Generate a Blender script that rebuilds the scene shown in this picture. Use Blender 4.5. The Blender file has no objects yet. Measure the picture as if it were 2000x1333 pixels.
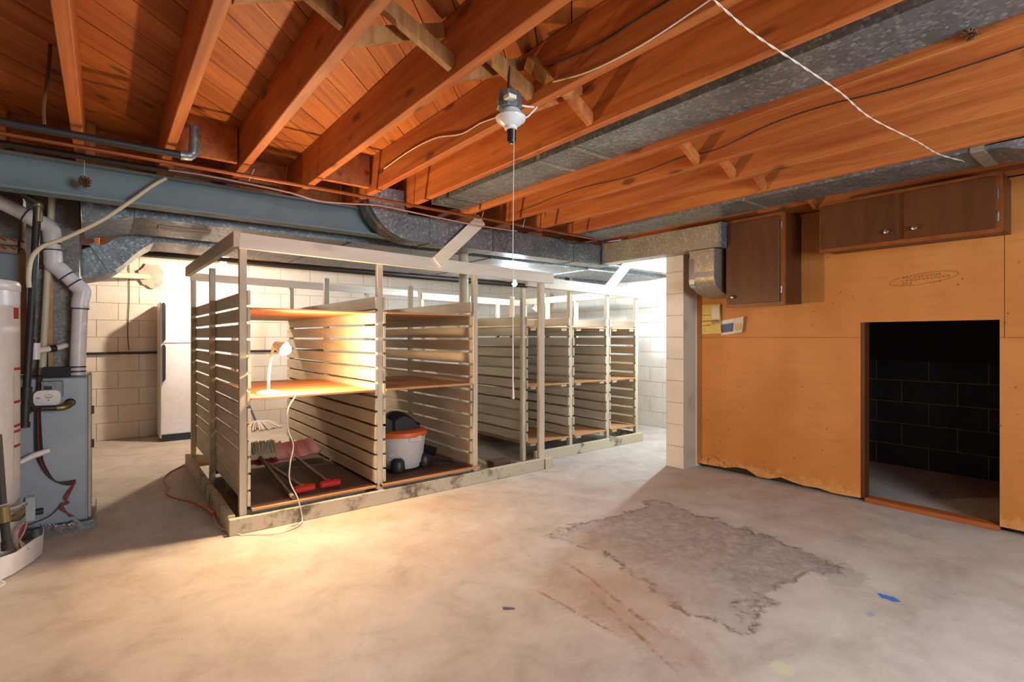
import bpy, bmesh, math, random
from mathutils import Vector, Matrix
random.seed(7)
S = bpy.context.scene
C = S.collection
# ------------------------------------------------------------------ camera, world, light, exposure
FPX, HORIZON, EYE = 1006.0, 659.0, 1.22
YAW = math.atan(797 / FPX)
cd = bpy.data.cameras.new('camera'); cam = bpy.data.objects.new('camera', cd); C.objects.link(cam)
cd.sensor_width = 36; cd.lens = 36 * FPX / 2000; cd.shift_y = -(666.5 - HORIZON) / 2000
cd.clip_start = 0.02
cam.location = (0, 0, EYE); cam.rotation_euler = (math.pi / 2, 0, -YAW)
S.camera = cam
W = bpy.data.worlds.new('world'); S.world = W; W.use_nodes = True
W.node_tree.nodes['Background'].inputs[0].default_value = (0.62, 0.78, 1, 1)
W.node_tree.nodes['Background'].inputs[1].default_value = 1.0
S.view_settings.view_transform = 'Standard'; S.view_settings.look = 'None'
S.view_settings.gamma = 1; S.view_settings.use_curve_mapping = False
S.view_settings.exposure = 0.58
DESK_W, BACK_W, MID_W, CORNER_W, NEAR_FILL_W, WINDOW_FILL_W = 105, 95, 80, 115, 12, 80
def area_light(name, loc, rot, sx, sy, watts, col):
    l = bpy.data.lights.new(name, 'AREA'); l.shape = 'RECTANGLE'; l.size = sx; l.size_y = sy; l.energy = watts; l.color = col
    o = bpy.data.objects.new(name, l); C.objects.link(o); o.location = loc; o.rotation_euler = rot
    return o
area_light('added_window_fill', (1.9, -1.69, 1.55), (math.radians(90), 0, 0), 1.5, 0.85, WINDOW_FILL_W, (0.76, 0.88, 1))  # fill lamp set in the added window, brightens the foreground

# ------------------------------------------------------------------ pixel helpers (photo 2000x1333)
FX, FY = math.sin(YAW), math.cos(YAW); RX, RY = FY, -FX
def ray(px, py):
    u = (px - 1000) / FPX
    return FX + u * RX, FY + u * RY, (HORIZON - py) / FPX
def onz(px, py, z=0.0):
    r = ray(px, py); t = (z - EYE) / r[2]; return Vector((r[0] * t, r[1] * t, z))
def onx(px, py, x):
    r = ray(px, py); t = x / r[0]; return Vector((x, r[1] * t, EYE + r[2] * t))
def ony(px, py, y):
    r = ray(px, py); t = y / r[1]; return Vector((r[0] * t, y, EYE + r[2] * t))

# ------------------------------------------------------------------ materials
MATS = {}
def lin(c):
    if isinstance(c, str):
        c = tuple(int(c[i:i + 2], 16) / 255 for i in (0, 2, 4))
        c = tuple(v / 12.92 if v <= 0.04045 else ((v + 0.055) / 1.055) ** 2.4 for v in c)
    return (*c, 1)
class NT:
    def __init__(s, name):
        s.m = bpy.data.materials.new(name); s.m.use_nodes = True; s.t = s.m.node_tree
        s.b = s.t.nodes['Principled BSDF']; MATS[name] = s.m
    def n(s, typ, **kw):
        d = s.t.nodes.new('ShaderNode' + typ)
        for k, v in kw.items():
            if hasattr(d, k): setattr(d, k, v)
            else: s.put(d.inputs[k.replace('_', ' ')], v)
        return d
    def put(s, sock, v):
        if isinstance(v, bpy.types.NodeSocket): s.t.links.new(v, sock)
        else: sock.default_value = v
    def math(s, op, a, b=0.0, clamp=False):
        d = s.t.nodes.new('ShaderNodeMath'); d.operation = op; d.use_clamp = clamp
        s.put(d.inputs[0], a); s.put(d.inputs[1], b); return d.outputs[0]
    def mix(s, f, a, b, typ='MIX'):
        d = s.t.nodes.new('ShaderNodeMix'); d.data_type = 'RGBA'; d.blend_type = typ
        s.put(d.inputs[0], f); s.put(d.inputs[6], a); s.put(d.inputs[7], b); return d.outputs[2]
    def ramp(s, f, *stops):
        d = s.t.nodes.new('ShaderNodeValToRGB'); e = d.color_ramp.elements
        while len(e) < len(stops): e.new(0.5)
        for el, (p, c) in zip(e, stops): el.position = p; el.color = c if len(c) == 4 else lin(c)
        s.put(d.inputs[0], f); return d.outputs[0]
    def step(s, f, a, b):
        d = s.t.nodes.new('ShaderNodeMapRange'); d.interpolation_type = 'SMOOTHSTEP'
        s.put(d.inputs[0], f); d.inputs[1].default_value = a; d.inputs[2].default_value = b; return d.outputs[0]
    def coord(s, scale=(1, 1, 1), rnd=True, world=False):
        if world: v = s.n('NewGeometry').outputs['Position']
        else: v = s.n('TexCoord').outputs['Object']
        if rnd and not world:
            r = s.n('ObjectInfo').outputs['Random']
            o = s.n('VectorMath', operation='SCALE'); o.inputs[0].default_value = (37, 53, 71); s.put(o.inputs['Scale'], r)
            a = s.n('VectorMath', operation='ADD'); s.put(a.inputs[0], v); s.put(a.inputs[1], o.outputs[0]); v = a.outputs[0]
        m = s.n('Mapping'); m.inputs['Scale'].default_value = scale; s.put(m.inputs['Vector'], v); return m.outputs[0]
    def noise(s, v, scale, detail=4, rough=0.55, dist=0.0):
        d = s.n('TexNoise'); s.put(d.inputs['Vector'], v); d.inputs['Scale'].default_value = scale
        d.inputs['Detail'].default_value = detail; d.inputs['Roughness'].default_value = rough; d.inputs['Distortion'].default_value = dist
        return d.outputs[0]
    def bump(s, h, strength=0.2, dist=0.01):
        d = s.n('Bump'); s.put(d.inputs['Height'], h); d.inputs['Strength'].default_value = strength; d.inputs['Distance'].default_value = dist
        s.t.links.new(d.outputs[0], s.b.inputs['Normal'])
    def out(s, col, rough=0.6, metal=0.0, spec=0.5):
        s.put(s.b.inputs['Base Color'], col); s.put(s.b.inputs['Roughness'], rough); s.b.inputs['Metallic'].default_value = metal
        s.b.inputs['Specular IOR Level'].default_value = spec
        return s.m
def wood(name, dark, light, axis=1, rough=0.62, knots=0.5, fine=1.0, tint=0.25, kd=1.0):
    k = NT(name); g = [14.0 * fine] * 3; g[axis] = 0.9
    v = k.coord(tuple(g)); a = k.noise(v, 1.0, 5, 0.6, 1.2)
    g2 = [90.0] * 3; g2[axis] = 2.0
    b = k.noise(k.coord(tuple(g2)), 1.0, 2)
    col = k.ramp(a, (0.28, lin(dark)), (0.72, lin(light)))
    col = k.mix(k.math('MULTIPLY', k.step(b, 0.5, 0.75), 0.35), col, lin(dark))
    r = k.n('ObjectInfo').outputs['Random']
    col = k.mix(k.math('MULTIPLY', r, tint), col, lin(dark), 'MULTIPLY')
    if knots:
        g3 = [4.6 * kd] * 3; g3[axis] = 1.7 * kd
        vo = k.n('TexVoronoi', feature='F1'); k.put(vo.inputs['Vector'], k.mix(0.16, k.coord(tuple(g3)), k.n('TexNoise', Vector=k.coord(tuple(g3)), Scale=2.5).outputs['Color'], 'ADD')); vo.inputs['Scale'].default_value = 1.0
        f = k.math('SUBTRACT', 1.0, k.step(vo.outputs['Distance'], 0.08, 0.2))
        col = k.mix(k.math('MULTIPLY', f, knots), col, (0.09, 0.028, 0.01, 1))
    k.bump(a, 0.12, 0.004)
    return k.out(col, rough, 0, 0.35)
def paint(name, col, dirt=None, amount=0.5, scale=3.0, rough=0.6, bump=0.15, fine=60, lo=0.45, hi=0.75, spec=0.4, metal=0, world=False):
    k = NT(name); v = k.coord(world=world)
    a = k.noise(v, scale, 6, 0.65)
    c = lin(col)
    if dirt: c = k.mix(k.math('MULTIPLY', k.step(a, lo, hi), amount), c, lin(dirt))
    if bump: k.bump(k.noise(v, fine, 3), bump, 0.004)
    return k.out(c, rough, metal, spec)
def plain(name, col, rough=0.5, metal=0.0, spec=0.5):
    k = NT(name); v = k.coord()
    c = k.mix(k.math('MULTIPLY', k.noise(v, 25, 3), 0.25), lin(col), (0.02, 0.02, 0.02, 1))
    return k.out(c, rough, metal, spec)
def galv(name, a, b, rough=0.42):
    k = NT(name); v = k.coord()
    vo = k.n('TexVoronoi', feature='F1'); k.put(vo.inputs['Vector'], v); vo.inputs['Scale'].default_value = 70
    sep = k.n('SeparateColor'); k.put(sep.inputs[0], vo.outputs['Color'])
    f = k.math('ADD', k.math('MULTIPLY', k.math('POWER', sep.outputs[0], 5.0), 0.45), k.math('MULTIPLY', k.noise(v, 4, 4), 0.6))
    col = k.ramp(f, (0.15, lin(a)), (0.8, lin(b)))
    ro = k.math('ADD', rough - 0.12, k.math('MULTIPLY', sep.outputs[1], 0.25))
    return k.out(col, ro, 0.62)
def emit(name, col, strength):
    k = NT(name); k.out((0.9, 0.9, 0.9, 1), 0.4)
    k.b.inputs['Emission Color'].default_value = (*col, 1); k.b.inputs['Emission Strength'].default_value = strength
    return k.m
JOIST = wood('joist_wood', '964b20', 'c87c3e', 1, knots=0.8, kd=1.5)
PLANK = wood('plank_wood', '934a1c', 'c67b38', 0, knots=0.9, kd=1.6)
BRIDGE = wood('bridging_wood', '7a4a22', 'bd8a52', 2, knots=0.3)
DARKWOOD = wood('dark_stained_wood', '482611', '613617', 2, 0.42, 0.0, 0.5, 0.1)
FRAMEWOOD = wood('face_frame_wood', '6b3817', '8d4e24', 2, 0.4, 0.0, 0.6, 0.1)
SLAT = wood('painted_slat', 'b9a98c', 'd9cdb6', 1, 0.6, 0.12, 0.5, 0.18)
POSTW = wood('painted_post', 'b5a488', 'd8ccb6', 2, 0.6, 0.15, 0.5, 0.1)
RAILW = wood('painted_rail', 'cfc4b0', 'e6dece', 0, 0.6, 0.2, 0.4, 0.1)
BASEW = paint('weathered_base_board', 'c3b79e', '4a3a28', 0.85, 5, 0.7, 0.25, lo=0.5, hi=0.68)
PLY = wood('plywood_shelf', 'a9764a', 'cf9d6c', 0, 0.55, 0.1, 0.5, 0.1)
PLYDARK = wood('stained_shelf_floor', '4c352a', '6b4c3c', 0, 0.7, 0.0, 0.5, 0.1)
BLOCK = paint('painted_block', 'dcd3c4', 'b8a98f', 0.4, 2.5, 0.65, 0.5, 45, world=True)
RAWBLOCK_DIM = paint('raw_grey_block_dimmed', '3b3e41', '2a2c2e', 0.6, 4, 0.85, 0.5, 45, world=True)  # raw grey block, colour darkened further so the crawl room looks dim
MORTAR = paint('painted_mortar', 'b5aa98', '8f816a', 0.5, 4, 0.8, 0.3, world=True)
GALV = galv('galvanized', '5e6466', 'a4a8a9')
GALVD = galv('galvanized_dull', '6b6660', '918b84', 0.5)
GALVW = galv('galvanized_tan', '8a8274', 'b8b0a0', 0.5)  # galvanized in a lighter, tan tone
STEEL = paint('painted_steel_beam', '76878b', '627175', 0.5, 2, 0.5, 0.05)
COPPER = plain('copper', '9a5530', 0.45, 0.7)
IRON = plain('black_iron', '3a3634', 0.5, 0.4)
PVC = plain('white_pvc', 'e9e4de', 0.35)
CREAMPVC = plain('cream_pipe', 'd9cfae', 0.45)
WHITE = plain('white_enamel', 'ece8e4', 0.3)
FURN = paint('furnace_grey', '98a2aa', '7d878f', 0.5, 2.5, 0.4, 0.03, metal=0.2)
FURNDK = plain('furnace_edge', 'b5aa90', 0.5)
BLACK = plain('black_plastic', '1d1d1f', 0.45)
BLACKM = plain('black_rubber', '141416', 0.7)
VACGREY = plain('vac_drum_grey', 'c9c6c4', 0.45)
ORANGE = plain('orange_plastic', 'd5642a', 0.45)
RED = plain('red_plastic', 'c4221e', 0.35)
REDDK = plain('dark_red_plastic', '9a2a20', 0.65)
CHROME = plain('chrome', 'd8d8d8', 0.15, 1.0)
HANDLE = wood('tool_handle', '6a4a30', '8f6a48', 0, 0.5, 0.0)
ROPE = plain('white_cord', 'e8dfd2', 0.8)
TWCORD = plain('grey_white_cord', 'cdbfae', 0.85)
CREAM = plain('cream_plastic', 'ead9b4', 0.4)
BRISTLE = plain('bristle', 'b8a27a', 0.95)
FOIL = plain('foil', 'd9d9dc', 0.25, 1.0)
BRASS = plain('brass', '8d7f58', 0.4, 0.8)
PURPLE = plain('purple_primer', '3d3366', 0.5)
REDINK = plain('red_print', 'b03a2a', 0.6)
PAPERY = paint('yellow_paper', 'd9bf6a', 'b8955a', 0.5, 20, 0.8, 0)
PAPERW = paint('white_paper', 'd8d2c4', 'a9a49a', 0.3, 20, 0.8, 0)
INKBLUE = plain('blue_print', '5a6288', 0.7)
INK = plain('brown_ink', '5b3312', 0.9)
WIRE_DK = plain('dark_wire', '2a1f22', 0.6)
WIRE_RED = plain('red_wire', '8c2b26', 0.6)
WIRE_PINK = plain('pink_wire', 'b48a86', 0.6)
TWINE = plain('brown_dried', '6b4326', 0.9)
BRICKM = paint('dirty_brick', '6a4a3a', '35281f', 0.7, 15, 0.9, 0.4)
PORCELAIN = plain('porcelain', 'e4e6e4', 0.25)
INSUL = paint('foil_insulation', 'b7a08e', '8c6a5c', 0.7, 9, 0.5, 0.3)
DARKWALL = plain('dark_backing', '2a1a12', 0.9)
BULB = {}
def bulb_mat(name, col, watts, r):
    return emit(name, col, watts / (math.pi * 4 * math.pi * r * r))
# floor: bare concrete with stains
k = NT('concrete'); v = k.coord(world=True)
n1 = k.noise(v, 0.9, 6, 0.6, 0.6); n2 = k.noise(v, 3.5, 8, 0.7, 0.4); n3 = k.noise(v, 40, 4, 0.6)
col = k.ramp(n2, (0.3, lin('a29a90')), (0.5, lin('b9b2a8')), (0.72, lin('c9c3ba')))
col = k.mix(k.math('MULTIPLY', k.step(n1, 0.5, 0.72), 0.45), col, lin('b68f66'))
sx = k.n('SeparateXYZ'); k.put(sx.inputs[0], v); X_, Y_ = sx.outputs[0], sx.outputs[1]
wob = k.math('MULTIPLY', k.math('SUBTRACT', k.noise(v, 2.6, 7, 0.62), 0.5), 0.75)
def rectmask(x0, x1, y0, y1, soft):
    ax = k.math('SUBTRACT', k.math('ABSOLUTE', k.math('SUBTRACT', X_, (x0 + x1) / 2)), (x1 - x0) / 2)
    ay = k.math('SUBTRACT', k.math('ABSOLUTE', k.math('SUBTRACT', Y_, (y0 + y1) / 2)), (y1 - y0) / 2)
    d = k.math('ADD', k.math('MAXIMUM', ax, ay), wob)
    return k.math('SUBTRACT', 1.0, k.step(d, -soft, soft)), d
wob2 = k.math('MULTIPLY', k.math('SUBTRACT', k.noise(v, 28, 6, 0.7), 0.5), 0.5)
def spot(x, y, rx, ry, jag=0.3):
    a = k.math('POWER', k.math('DIVIDE', k.math('SUBTRACT', X_, x), rx), 2.0)
    b = k.math('POWER', k.math('DIVIDE', k.math('SUBTRACT', Y_, y), ry), 2.0)
    d = k.math('ADD', k.math('ADD', a, b), k.math('ADD', k.math('MULTIPLY', wob, jag * 4), k.math('MULTIPLY', wob2, 5.0)))
    return k.math('SUBTRACT', 1.0, k.step(d, 0.4, 1.0))
pm, pd = rectmask(2.12, 3.2, 1.15, 2.33, 0.035)
pm = k.math('MULTIPLY', pm, k.math('ADD', 0.25, k.math('MULTIPLY', k.step(X_, 1.9, 2.7), 0.75)))
grain = k.noise(v, 14, 8, 0.75, 0.6)
col = k.mix(k.math('MULTIPLY', pm, 0.62), col, k.ramp(grain, (0.32, lin('5e5452')), (0.52, lin('928a88')), (0.75, lin('c2bbb8'))))
edge = k.math('SUBTRACT', 1.0, k.step(k.math('ABSOLUTE', pd), 0.0, 0.05))
col = k.mix(k.math('MULTIPLY', edge, k.math('MULTIPLY', k.step(grain, 0.42, 0.6), 0.75)), col, lin('3b302d'))
for (x, y, rx, ry, c, a) in [(1.9, 1.62, 0.30, 0.42, 'b08c70', 0.3), (1.75, 1.35, 0.12, 0.4, 'a07a60', 0.3), (2.95, 1.0, 0.16, 0.10, '7a706d', 0.3),
        (1.96, 0.87, 0.05, 0.045, 'c9d49a', 0.45), (2.878, 0.796, 0.03, 0.05, '2d6fb5', 0.95), (2.646, 0.798, 0.03, 0.02, '6d93bd', 0.6), (1.4, 0.95, 0.12, 0.08, '8d5f48', 0.5)]:
    col = k.mix(k.math('MULTIPLY', spot(x, y, rx, ry), a), col, lin(c))
# long reddish drag marks
for (xa, ya, xb, yb) in [(1.97, 2.03, 1.79, 1.23), (1.63, 1.9, 1.65, 1.3), (1.85, 1.75, 1.62, 1.05)]:
    L = math.hypot(xb - xa, yb - ya); ux, uy = (xb - xa) / L, (yb - ya) / L
    dx = k.math('SUBTRACT', X_, xa); dy = k.math('SUBTRACT', Y_, ya)
    s_ = k.math('ADD', k.math('MULTIPLY', dx, ux), k.math('MULTIPLY', dy, uy))
    t_ = k.math('ABSOLUTE', k.math('ADD', k.math('SUBTRACT', k.math('MULTIPLY', dx, -uy), k.math('MULTIPLY', dy, -ux)), k.math('MULTIPLY', wob, 0.12)))
    f = k.math('MULTIPLY', k.math('SUBTRACT', 1.0, k.step(t_, 0.004, 0.016)), k.math('MULTIPLY', k.step(s_, 0, 0.1), k.math('SUBTRACT', 1.0, k.step(s_, L - 0.2, L))))
    col = k.mix(k.math('MULTIPLY', k.math('MULTIPLY', f, k.step(grain, 0.4, 0.6)), 0.7), col, lin('8c4a34'))
specks = k.math('MULTIPLY', k.step(k.noise(k.coord((1, 2.2, 1), world=True), 9, 8, 0.8), 0.66, 0.74), 0.6)
col = k.mix(specks, col, lin('e6e2da'))
dirt = k.n('TexVoronoi', feature='F1'); k.put(dirt.inputs['Vector'], v); dirt.inputs['Scale'].default_value = 4.5
col = k.mix(k.math('MULTIPLY', k.math('SUBTRACT', 1.0, k.step(dirt.outputs['Distance'], 0.012, 0.03)), 0.7), col, lin('4a3b30'))
k.bump(k.math('ADD', k.math('MULTIPLY', n3, 0.4), n2), 0.12, 0.01)
CONC = k.out(col, k.math('ADD', 0.55, k.math('MULTIPLY', n2, 0.25)), 0, 0.4)
# brown-orange painted hardboard, scuffed
k = NT('ochre_hardboard'); v = k.coord(world=True)
a = k.noise(v, 1.6, 6, 0.6); b = k.noise(v, 18, 6, 0.7)
col = k.ramp(a, (0.3, lin('b26e32')), (0.7, lin('c58244')))
vo = k.n('TexVoronoi', feature='F1'); k.put(vo.inputs['Vector'], v); vo.inputs['Scale'].default_value = 11
col = k.mix(k.math('MULTIPLY', k.math('SUBTRACT', 1.0, k.step(vo.outputs['Distance'], 0.04, 0.09)), 0.75), col, lin('5f3416'))
sz = k.n('SeparateXYZ'); k.put(sz.inputs[0], v)
low = k.math('SUBTRACT', 1.0, k.step(k.math('ADD', sz.outputs[2], k.math('MULTIPLY', k.math('SUBTRACT', b, 0.5), 0.35)), 0.03, 0.12))
col = k.mix(k.math('MULTIPLY', low, 0.5), col, lin('d9ab6a'))
mold = k.math('MULTIPLY', k.step(k.noise(v, 30, 5, 0.8), 0.52, 0.62), k.math('SUBTRACT', 1.0, k.step(k.math('ADD', k.math('MULTIPLY', k.math('ABSOLUTE', k.math('SUBTRACT', sz.outputs[1], 2.52)), 0.7), k.math('MULTIPLY', sz.outputs[2], 1.0)), 0.10, 0.24)))
col = k.mix(k.math('MULTIPLY', mold, 0.85), col, lin('2b1c12'))
scuff = k.math('MULTIPLY', k.step(k.noise(k.coord((1, 1, 5), world=True), 5, 5), 0.5, 0.7), 0.3)
col = k.mix(scuff, col, lin('a3652e'))
OCHRE = k.out(col, 0.5, 0, 0.35)

# ------------------------------------------------------------------ mesh helpers
def org(o):
    p = Vector(o.location); q = o.parent
    while q: p += Vector(q.location); q = q.parent
    return p
def link(name, me, loc, parent):
    o = bpy.data.objects.new(name, me); C.objects.link(o)
    if parent is not None:
        o.parent = parent; loc = Vector(loc) - org(parent)
    o.location = loc
    return o
def tag(o, label, cat, group=None):
    o['label'] = label; o['category'] = cat
    if group: o['group'] = group
    return o
def thing(name, label, cat, loc, group=None):
    o = bpy.data.objects.new(name, None); C.objects.link(o); o.location = loc; o.empty_display_size = 0.1
    return tag(o, label, cat, group)
class MB:
    def __init__(s): s.v = []; s.f = []
    def add(s, v, f):
        n = len(s.v); s.v += [tuple(p) for p in v]; s.f += [tuple(i + n for i in q) for q in f]; return s
    def box(s, x0, x1, y0, y1, z0, z1):
        return s.add([(x0, y0, z0), (x1, y0, z0), (x1, y1, z0), (x0, y1, z0), (x0, y0, z1), (x1, y0, z1), (x1, y1, z1), (x0, y1, z1)],
                     [(0, 3, 2, 1), (4, 5, 6, 7), (0, 1, 5, 4), (1, 2, 6, 5), (2, 3, 7, 6), (3, 0, 4, 7)])
    def prism(s, poly, axis, a, b):
        n = len(poly)
        def mk(p, t):
            q = list(p); q.insert(axis, t); return tuple(q)
        return s.add([mk(p, a) for p in poly] + [mk(p, b) for p in poly],
                     [tuple(range(n)), tuple(range(2 * n - 1, n - 1, -1))] + [(i, i + n, (i + 1) % n + n, (i + 1) % n) for i in range(n)])
    def bar(s, p, q, w, h, up=(0, 0, 1)):
        p, q = Vector(p), Vector(q); d = (q - p).normalized(); u = Vector(up); sd = d.cross(u).normalized(); u = sd.cross(d)
        sd *= w / 2; u *= h / 2
        return s.add([p - sd - u, p + sd - u, p + sd + u, p - sd + u, q - sd - u, q + sd - u, q + sd + u, q - sd + u],
                     [(0, 1, 2, 3), (7, 6, 5, 4), (0, 4, 5, 1), (1, 5, 6, 2), (2, 6, 7, 3), (3, 7, 4, 0)])
    def tube(s, pts, r, n=10, closed=False):
        pts = [Vector(p) for p in pts]; m = len(pts); rs = r if isinstance(r, (list, tuple)) else [r] * m
        base = len(s.v); up = None
        for i, p in enumerate(pts):
            if closed: t = pts[(i + 1) % m] - pts[i - 1]
            else: t = pts[min(i + 1, m - 1)] - pts[max(i - 1, 0)]
            t.normalize()
            if up is None: up = t.orthogonal().normalized()
            up = (up - t * up.dot(t))
            if up.length < 1e-6: up = t.orthogonal()
            up.normalize(); sd = t.cross(up)
            for j in range(n):
                a = 2 * math.pi * j / n; s.v.append(tuple(p + (up * math.cos(a) + sd * math.sin(a)) * rs[i]))
        for i in range(m if closed else m - 1):
            for j in range(n):
                a = base + i * n + j; b = base + i * n + (j + 1) % n; i2 = (i + 1) % m
                s.f.append((a, b, base + i2 * n + (j + 1) % n, base + i2 * n + j))
        if not closed:
            s.f.append(tuple(base + j for j in reversed(range(n)))); s.f.append(tuple(base + (m - 1) * n + j for j in range(n)))
        return s
    def lathe(s, prof, M=None, n=32):
        base = len(s.v); M = M or Matrix()
        for r, z in prof:
            for j in range(n):
                a = 2 * math.pi * j / n; s.v.append(tuple(M @ Vector((r * math.cos(a), r * math.sin(a), z))))
        for i in range(len(prof) - 1):
            for j in range(n):
                s.f.append((base + i * n + j, base + i * n + (j + 1) % n, base + (i + 1) * n + (j + 1) % n, base + (i + 1) * n + j))
        s.f.append(tuple(base + j for j in reversed(range(n)))); s.f.append(tuple(base + (len(prof) - 1) * n + j for j in range(n)))
        return s
    def ball(s, c, r, n=14, m=9):
        c = Vector(c); r = r if isinstance(r, (tuple, list)) else (r, r, r)
        M = Matrix.Translation(c) @ Matrix.Diagonal((*r, 1))
        return s.lathe([(math.sin(math.pi * i / m) if 0 < i < m else 0.02, -math.cos(math.pi * i / m)) for i in range(m + 1)], M, n)
    def build(s, name, mat, parent=None, smooth=False, bevel=0.0, angle=38):
        vs = [Vector(p) for p in s.v]
        lo = Vector([min(p[i] for p in vs) for i in range(3)]); hi = Vector([max(p[i] for p in vs) for i in range(3)])
        c = (lo + hi) / 2
        if parent is None: c.z = lo.z
        me = bpy.data.meshes.new(name); me.from_pydata([p - c for p in vs], [], s.f)
        bm = bmesh.new(); bm.from_mesh(me)
        bmesh.ops.recalc_face_normals(bm, faces=bm.faces)
        if bevel: bmesh.ops.bevel(bm, geom=bm.edges[:], offset=bevel, segments=1, affect='EDGES')
        bm.to_mesh(me); bm.free()
        me.materials.append(mat)
        if smooth:
            me.polygons.foreach_set('use_smooth', [True] * len(me.polygons)); me.set_sharp_from_angle(angle=math.radians(angle))
        return link(name, me, c, parent)
CACHE = {}
def bo(name, x0, x1, y0, y1, z0, z1, mat, parent=None, bevel=0.0):
    key = (round(x1 - x0, 4), round(y1 - y0, 4), round(z1 - z0, 4), mat.name, bevel, parent is None)
    c = Vector(((x0 + x1) / 2, (y0 + y1) / 2, z0 if parent is None else (z0 + z1) / 2))
    if key in CACHE: return link(name, CACHE[key], c, parent)
    o = MB().box(x0, x1, y0, y1, z0, z1).build(name, mat, parent, bevel=bevel); CACHE[key] = o.data
    return o
def struct(o): o['kind'] = 'structure'; return o
def curve(pts, n=8):
    pts = [Vector(p) for p in pts]; out = []
    for i in range(len(pts) - 1):
        p0, p1, p2, p3 = pts[max(i - 1, 0)], pts[i], pts[i + 1], pts[min(i + 2, len(pts) - 1)]
        for j in range(n):
            t = j / n
            out.append(0.5 * ((2 * p1) + (p2 - p0) * t + (2 * p0 - 5 * p1 + 4 * p2 - p3) * t * t + (3 * p1 - p0 - 3 * p2 + p3) * t ** 3))
    return out + [pts[-1]]
def arc(cx, cz, r, a0, a1, n=10):
    return [(cx + r * math.cos(math.radians(a0 + (a1 - a0) * i / n)), cz + r * math.sin(math.radians(a0 + (a1 - a0) * i / n))) for i in range(n + 1)]
def frame(origin, zdir):
    return Matrix.Translation(origin) @ Vector(zdir).to_track_quat('Z', 'Y').to_matrix().to_4x4()

# ------------------------------------------------------------------ the room
JZ, PZ = 2.21, 2.45                     # joist underside, plank underside
XL, XR, YF, YB = -2.1, 5.9, -1.65, 7.75
struct(bo('floor', XL - .2, 6.2, YF - .2, YB + .2, -0.12, 0, CONC))
ceil = struct(bo('ceiling', XL - .2, 6.2, YF - .2, YB + .2, PZ + 0.025, PZ + 0.12, DARKWALL))
# diagonal subfloor boards
def clip_poly(poly, x0, x1, y0, y1):
    def cut(ps, f):
        out = []
        for i in range(len(ps)):
            a, b = ps[i - 1], ps[i]; fa, fb = f(a), f(b)
            if (fa >= 0) != (fb >= 0): t = fa / (fa - fb); out.append((a[0] + (b[0] - a[0]) * t, a[1] + (b[1] - a[1]) * t))
            if fb >= 0: out.append(b)
        return out
    for f in (lambda p: p[0] - x0, lambda p: x1 - p[0], lambda p: p[1] - y0, lambda p: y1 - p[1]):
        if poly: poly = cut(poly, f)
    return poly
r2 = math.sqrt(0.5); PW = 0.1445
i = -80
while i < 60:
    a, b = i * PW + 0.002, (i + 1) * PW - 0.002       # distance along the (1,-1) normal
    pts = [((a * r2 + t * r2), (-a * r2 + t * r2)) for t in (-14, 14)] + [((b * r2 + t * r2), (-b * r2 + t * r2)) for t in (14, -14)]
    poly = clip_poly(pts, XL, XR, YF, YB)
    i += 1
    if len(poly) < 3: continue
    # built along local x, then turned by 45 degrees
    loc = [(p[0] * r2 + p[1] * r2, -p[0] * r2 + p[1] * r2) for p in poly]
    cx = sum(p[0] for p in loc) / len(loc); cy = sum(p[1] for p in loc) / len(loc)
    me = bpy.data.meshes.new('plank'); n = len(loc)
    vs = [(p[0] - cx, p[1] - cy, z) for z in (0, 0.022) for p in loc]
    me.from_pydata(vs, [], [tuple(range(n))[::-1], tuple(range(n, 2 * n))] + [(q, (q + 1) % n, (q + 1) % n + n, q + n) for q in range(n)])
    me.materials.append(PLANK)
    o = link('plank', me, (cx * r2 - cy * r2, cx * r2 + cy * r2, PZ + random.uniform(0, 0.003)), ceil); o.rotation_euler = (0, 0, math.pi / 4)
JX = [-2.0, -1.6, -1.2, -0.82, -0.45, -0.08, 0.295, 0.665, 1.08, 1.475, 1.845, 2.325, 2.74, 3.145, 3.55, 3.96, 4.37, 4.78, 5.19, 5.6]   # right lower edges
JT = 0.045
for x in JX:
    bo('joist', x - JT, x, YF, 3.92, JZ, PZ, JOIST, ceil, 0.003)
    bo('joist', x - 0.002, x + JT - 0.002, 3.80, YB, JZ, PZ, JOIST, ceil, 0.003)
# cross bridging between the joists
for a, b in zip(JX[3:], JX[4:]):
    x0, x1 = a, b - JT
    if abs(a - 1.845) < 0.01 or abs(a - 3.55) < 0.01: continue      # duct bays
    y = 1.70
    if a < 1.4:
        MB().bar((x0, y - .03, PZ - .04), (x1, y - .03, JZ + .045), 0.055, 0.03, (0, 1, 0)).build('bridging_strut', BRIDGE, ceil)
        MB().bar((x0, y + .04, JZ + .045), (x1, y + .04, PZ - .04), 0.055, 0.03, (0, 1, 0)).build('bridging_strut', BRIDGE, ceil)
    else:
        MB().bar((x0, y - .03, PZ - .03), (x1, y - .03, JZ + .03), 0.06, 0.025, (0, 1, 0)).build('bridging_strut', JOIST, ceil)
        MB().bar((x0, y + .04, JZ + .03), (x1, y + .04, PZ - .03), 0.06, 0.025, (0, 1, 0)).build('bridging_strut', JOIST, ceil)
MB().bar((1.43, 1.66, 2.39), (1.49, 1.52, 2.235), 0.09, 0.05, (0, 1, 0)).build('blocking', BRIDGE, ceil)
bo('blocking', 1.09, 1.42, 3.35, 3.39, 2.24, PZ, JOIST, ceil); bo('blocking', 0.31, 0.61, 3.35, 3.39, 2.24, PZ, JOIST, ceil)
for a, b in zip(JX, JX[1:]):
    if abs(a - 1.845) < .01 or abs(a - 3.55) < .01 or abs(a - 1.475) < .01: continue
    bo('blocking', a + .044, b - JT - .001, 3.925, 3.965, JZ + .002, PZ, JOIST, ceil)
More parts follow.
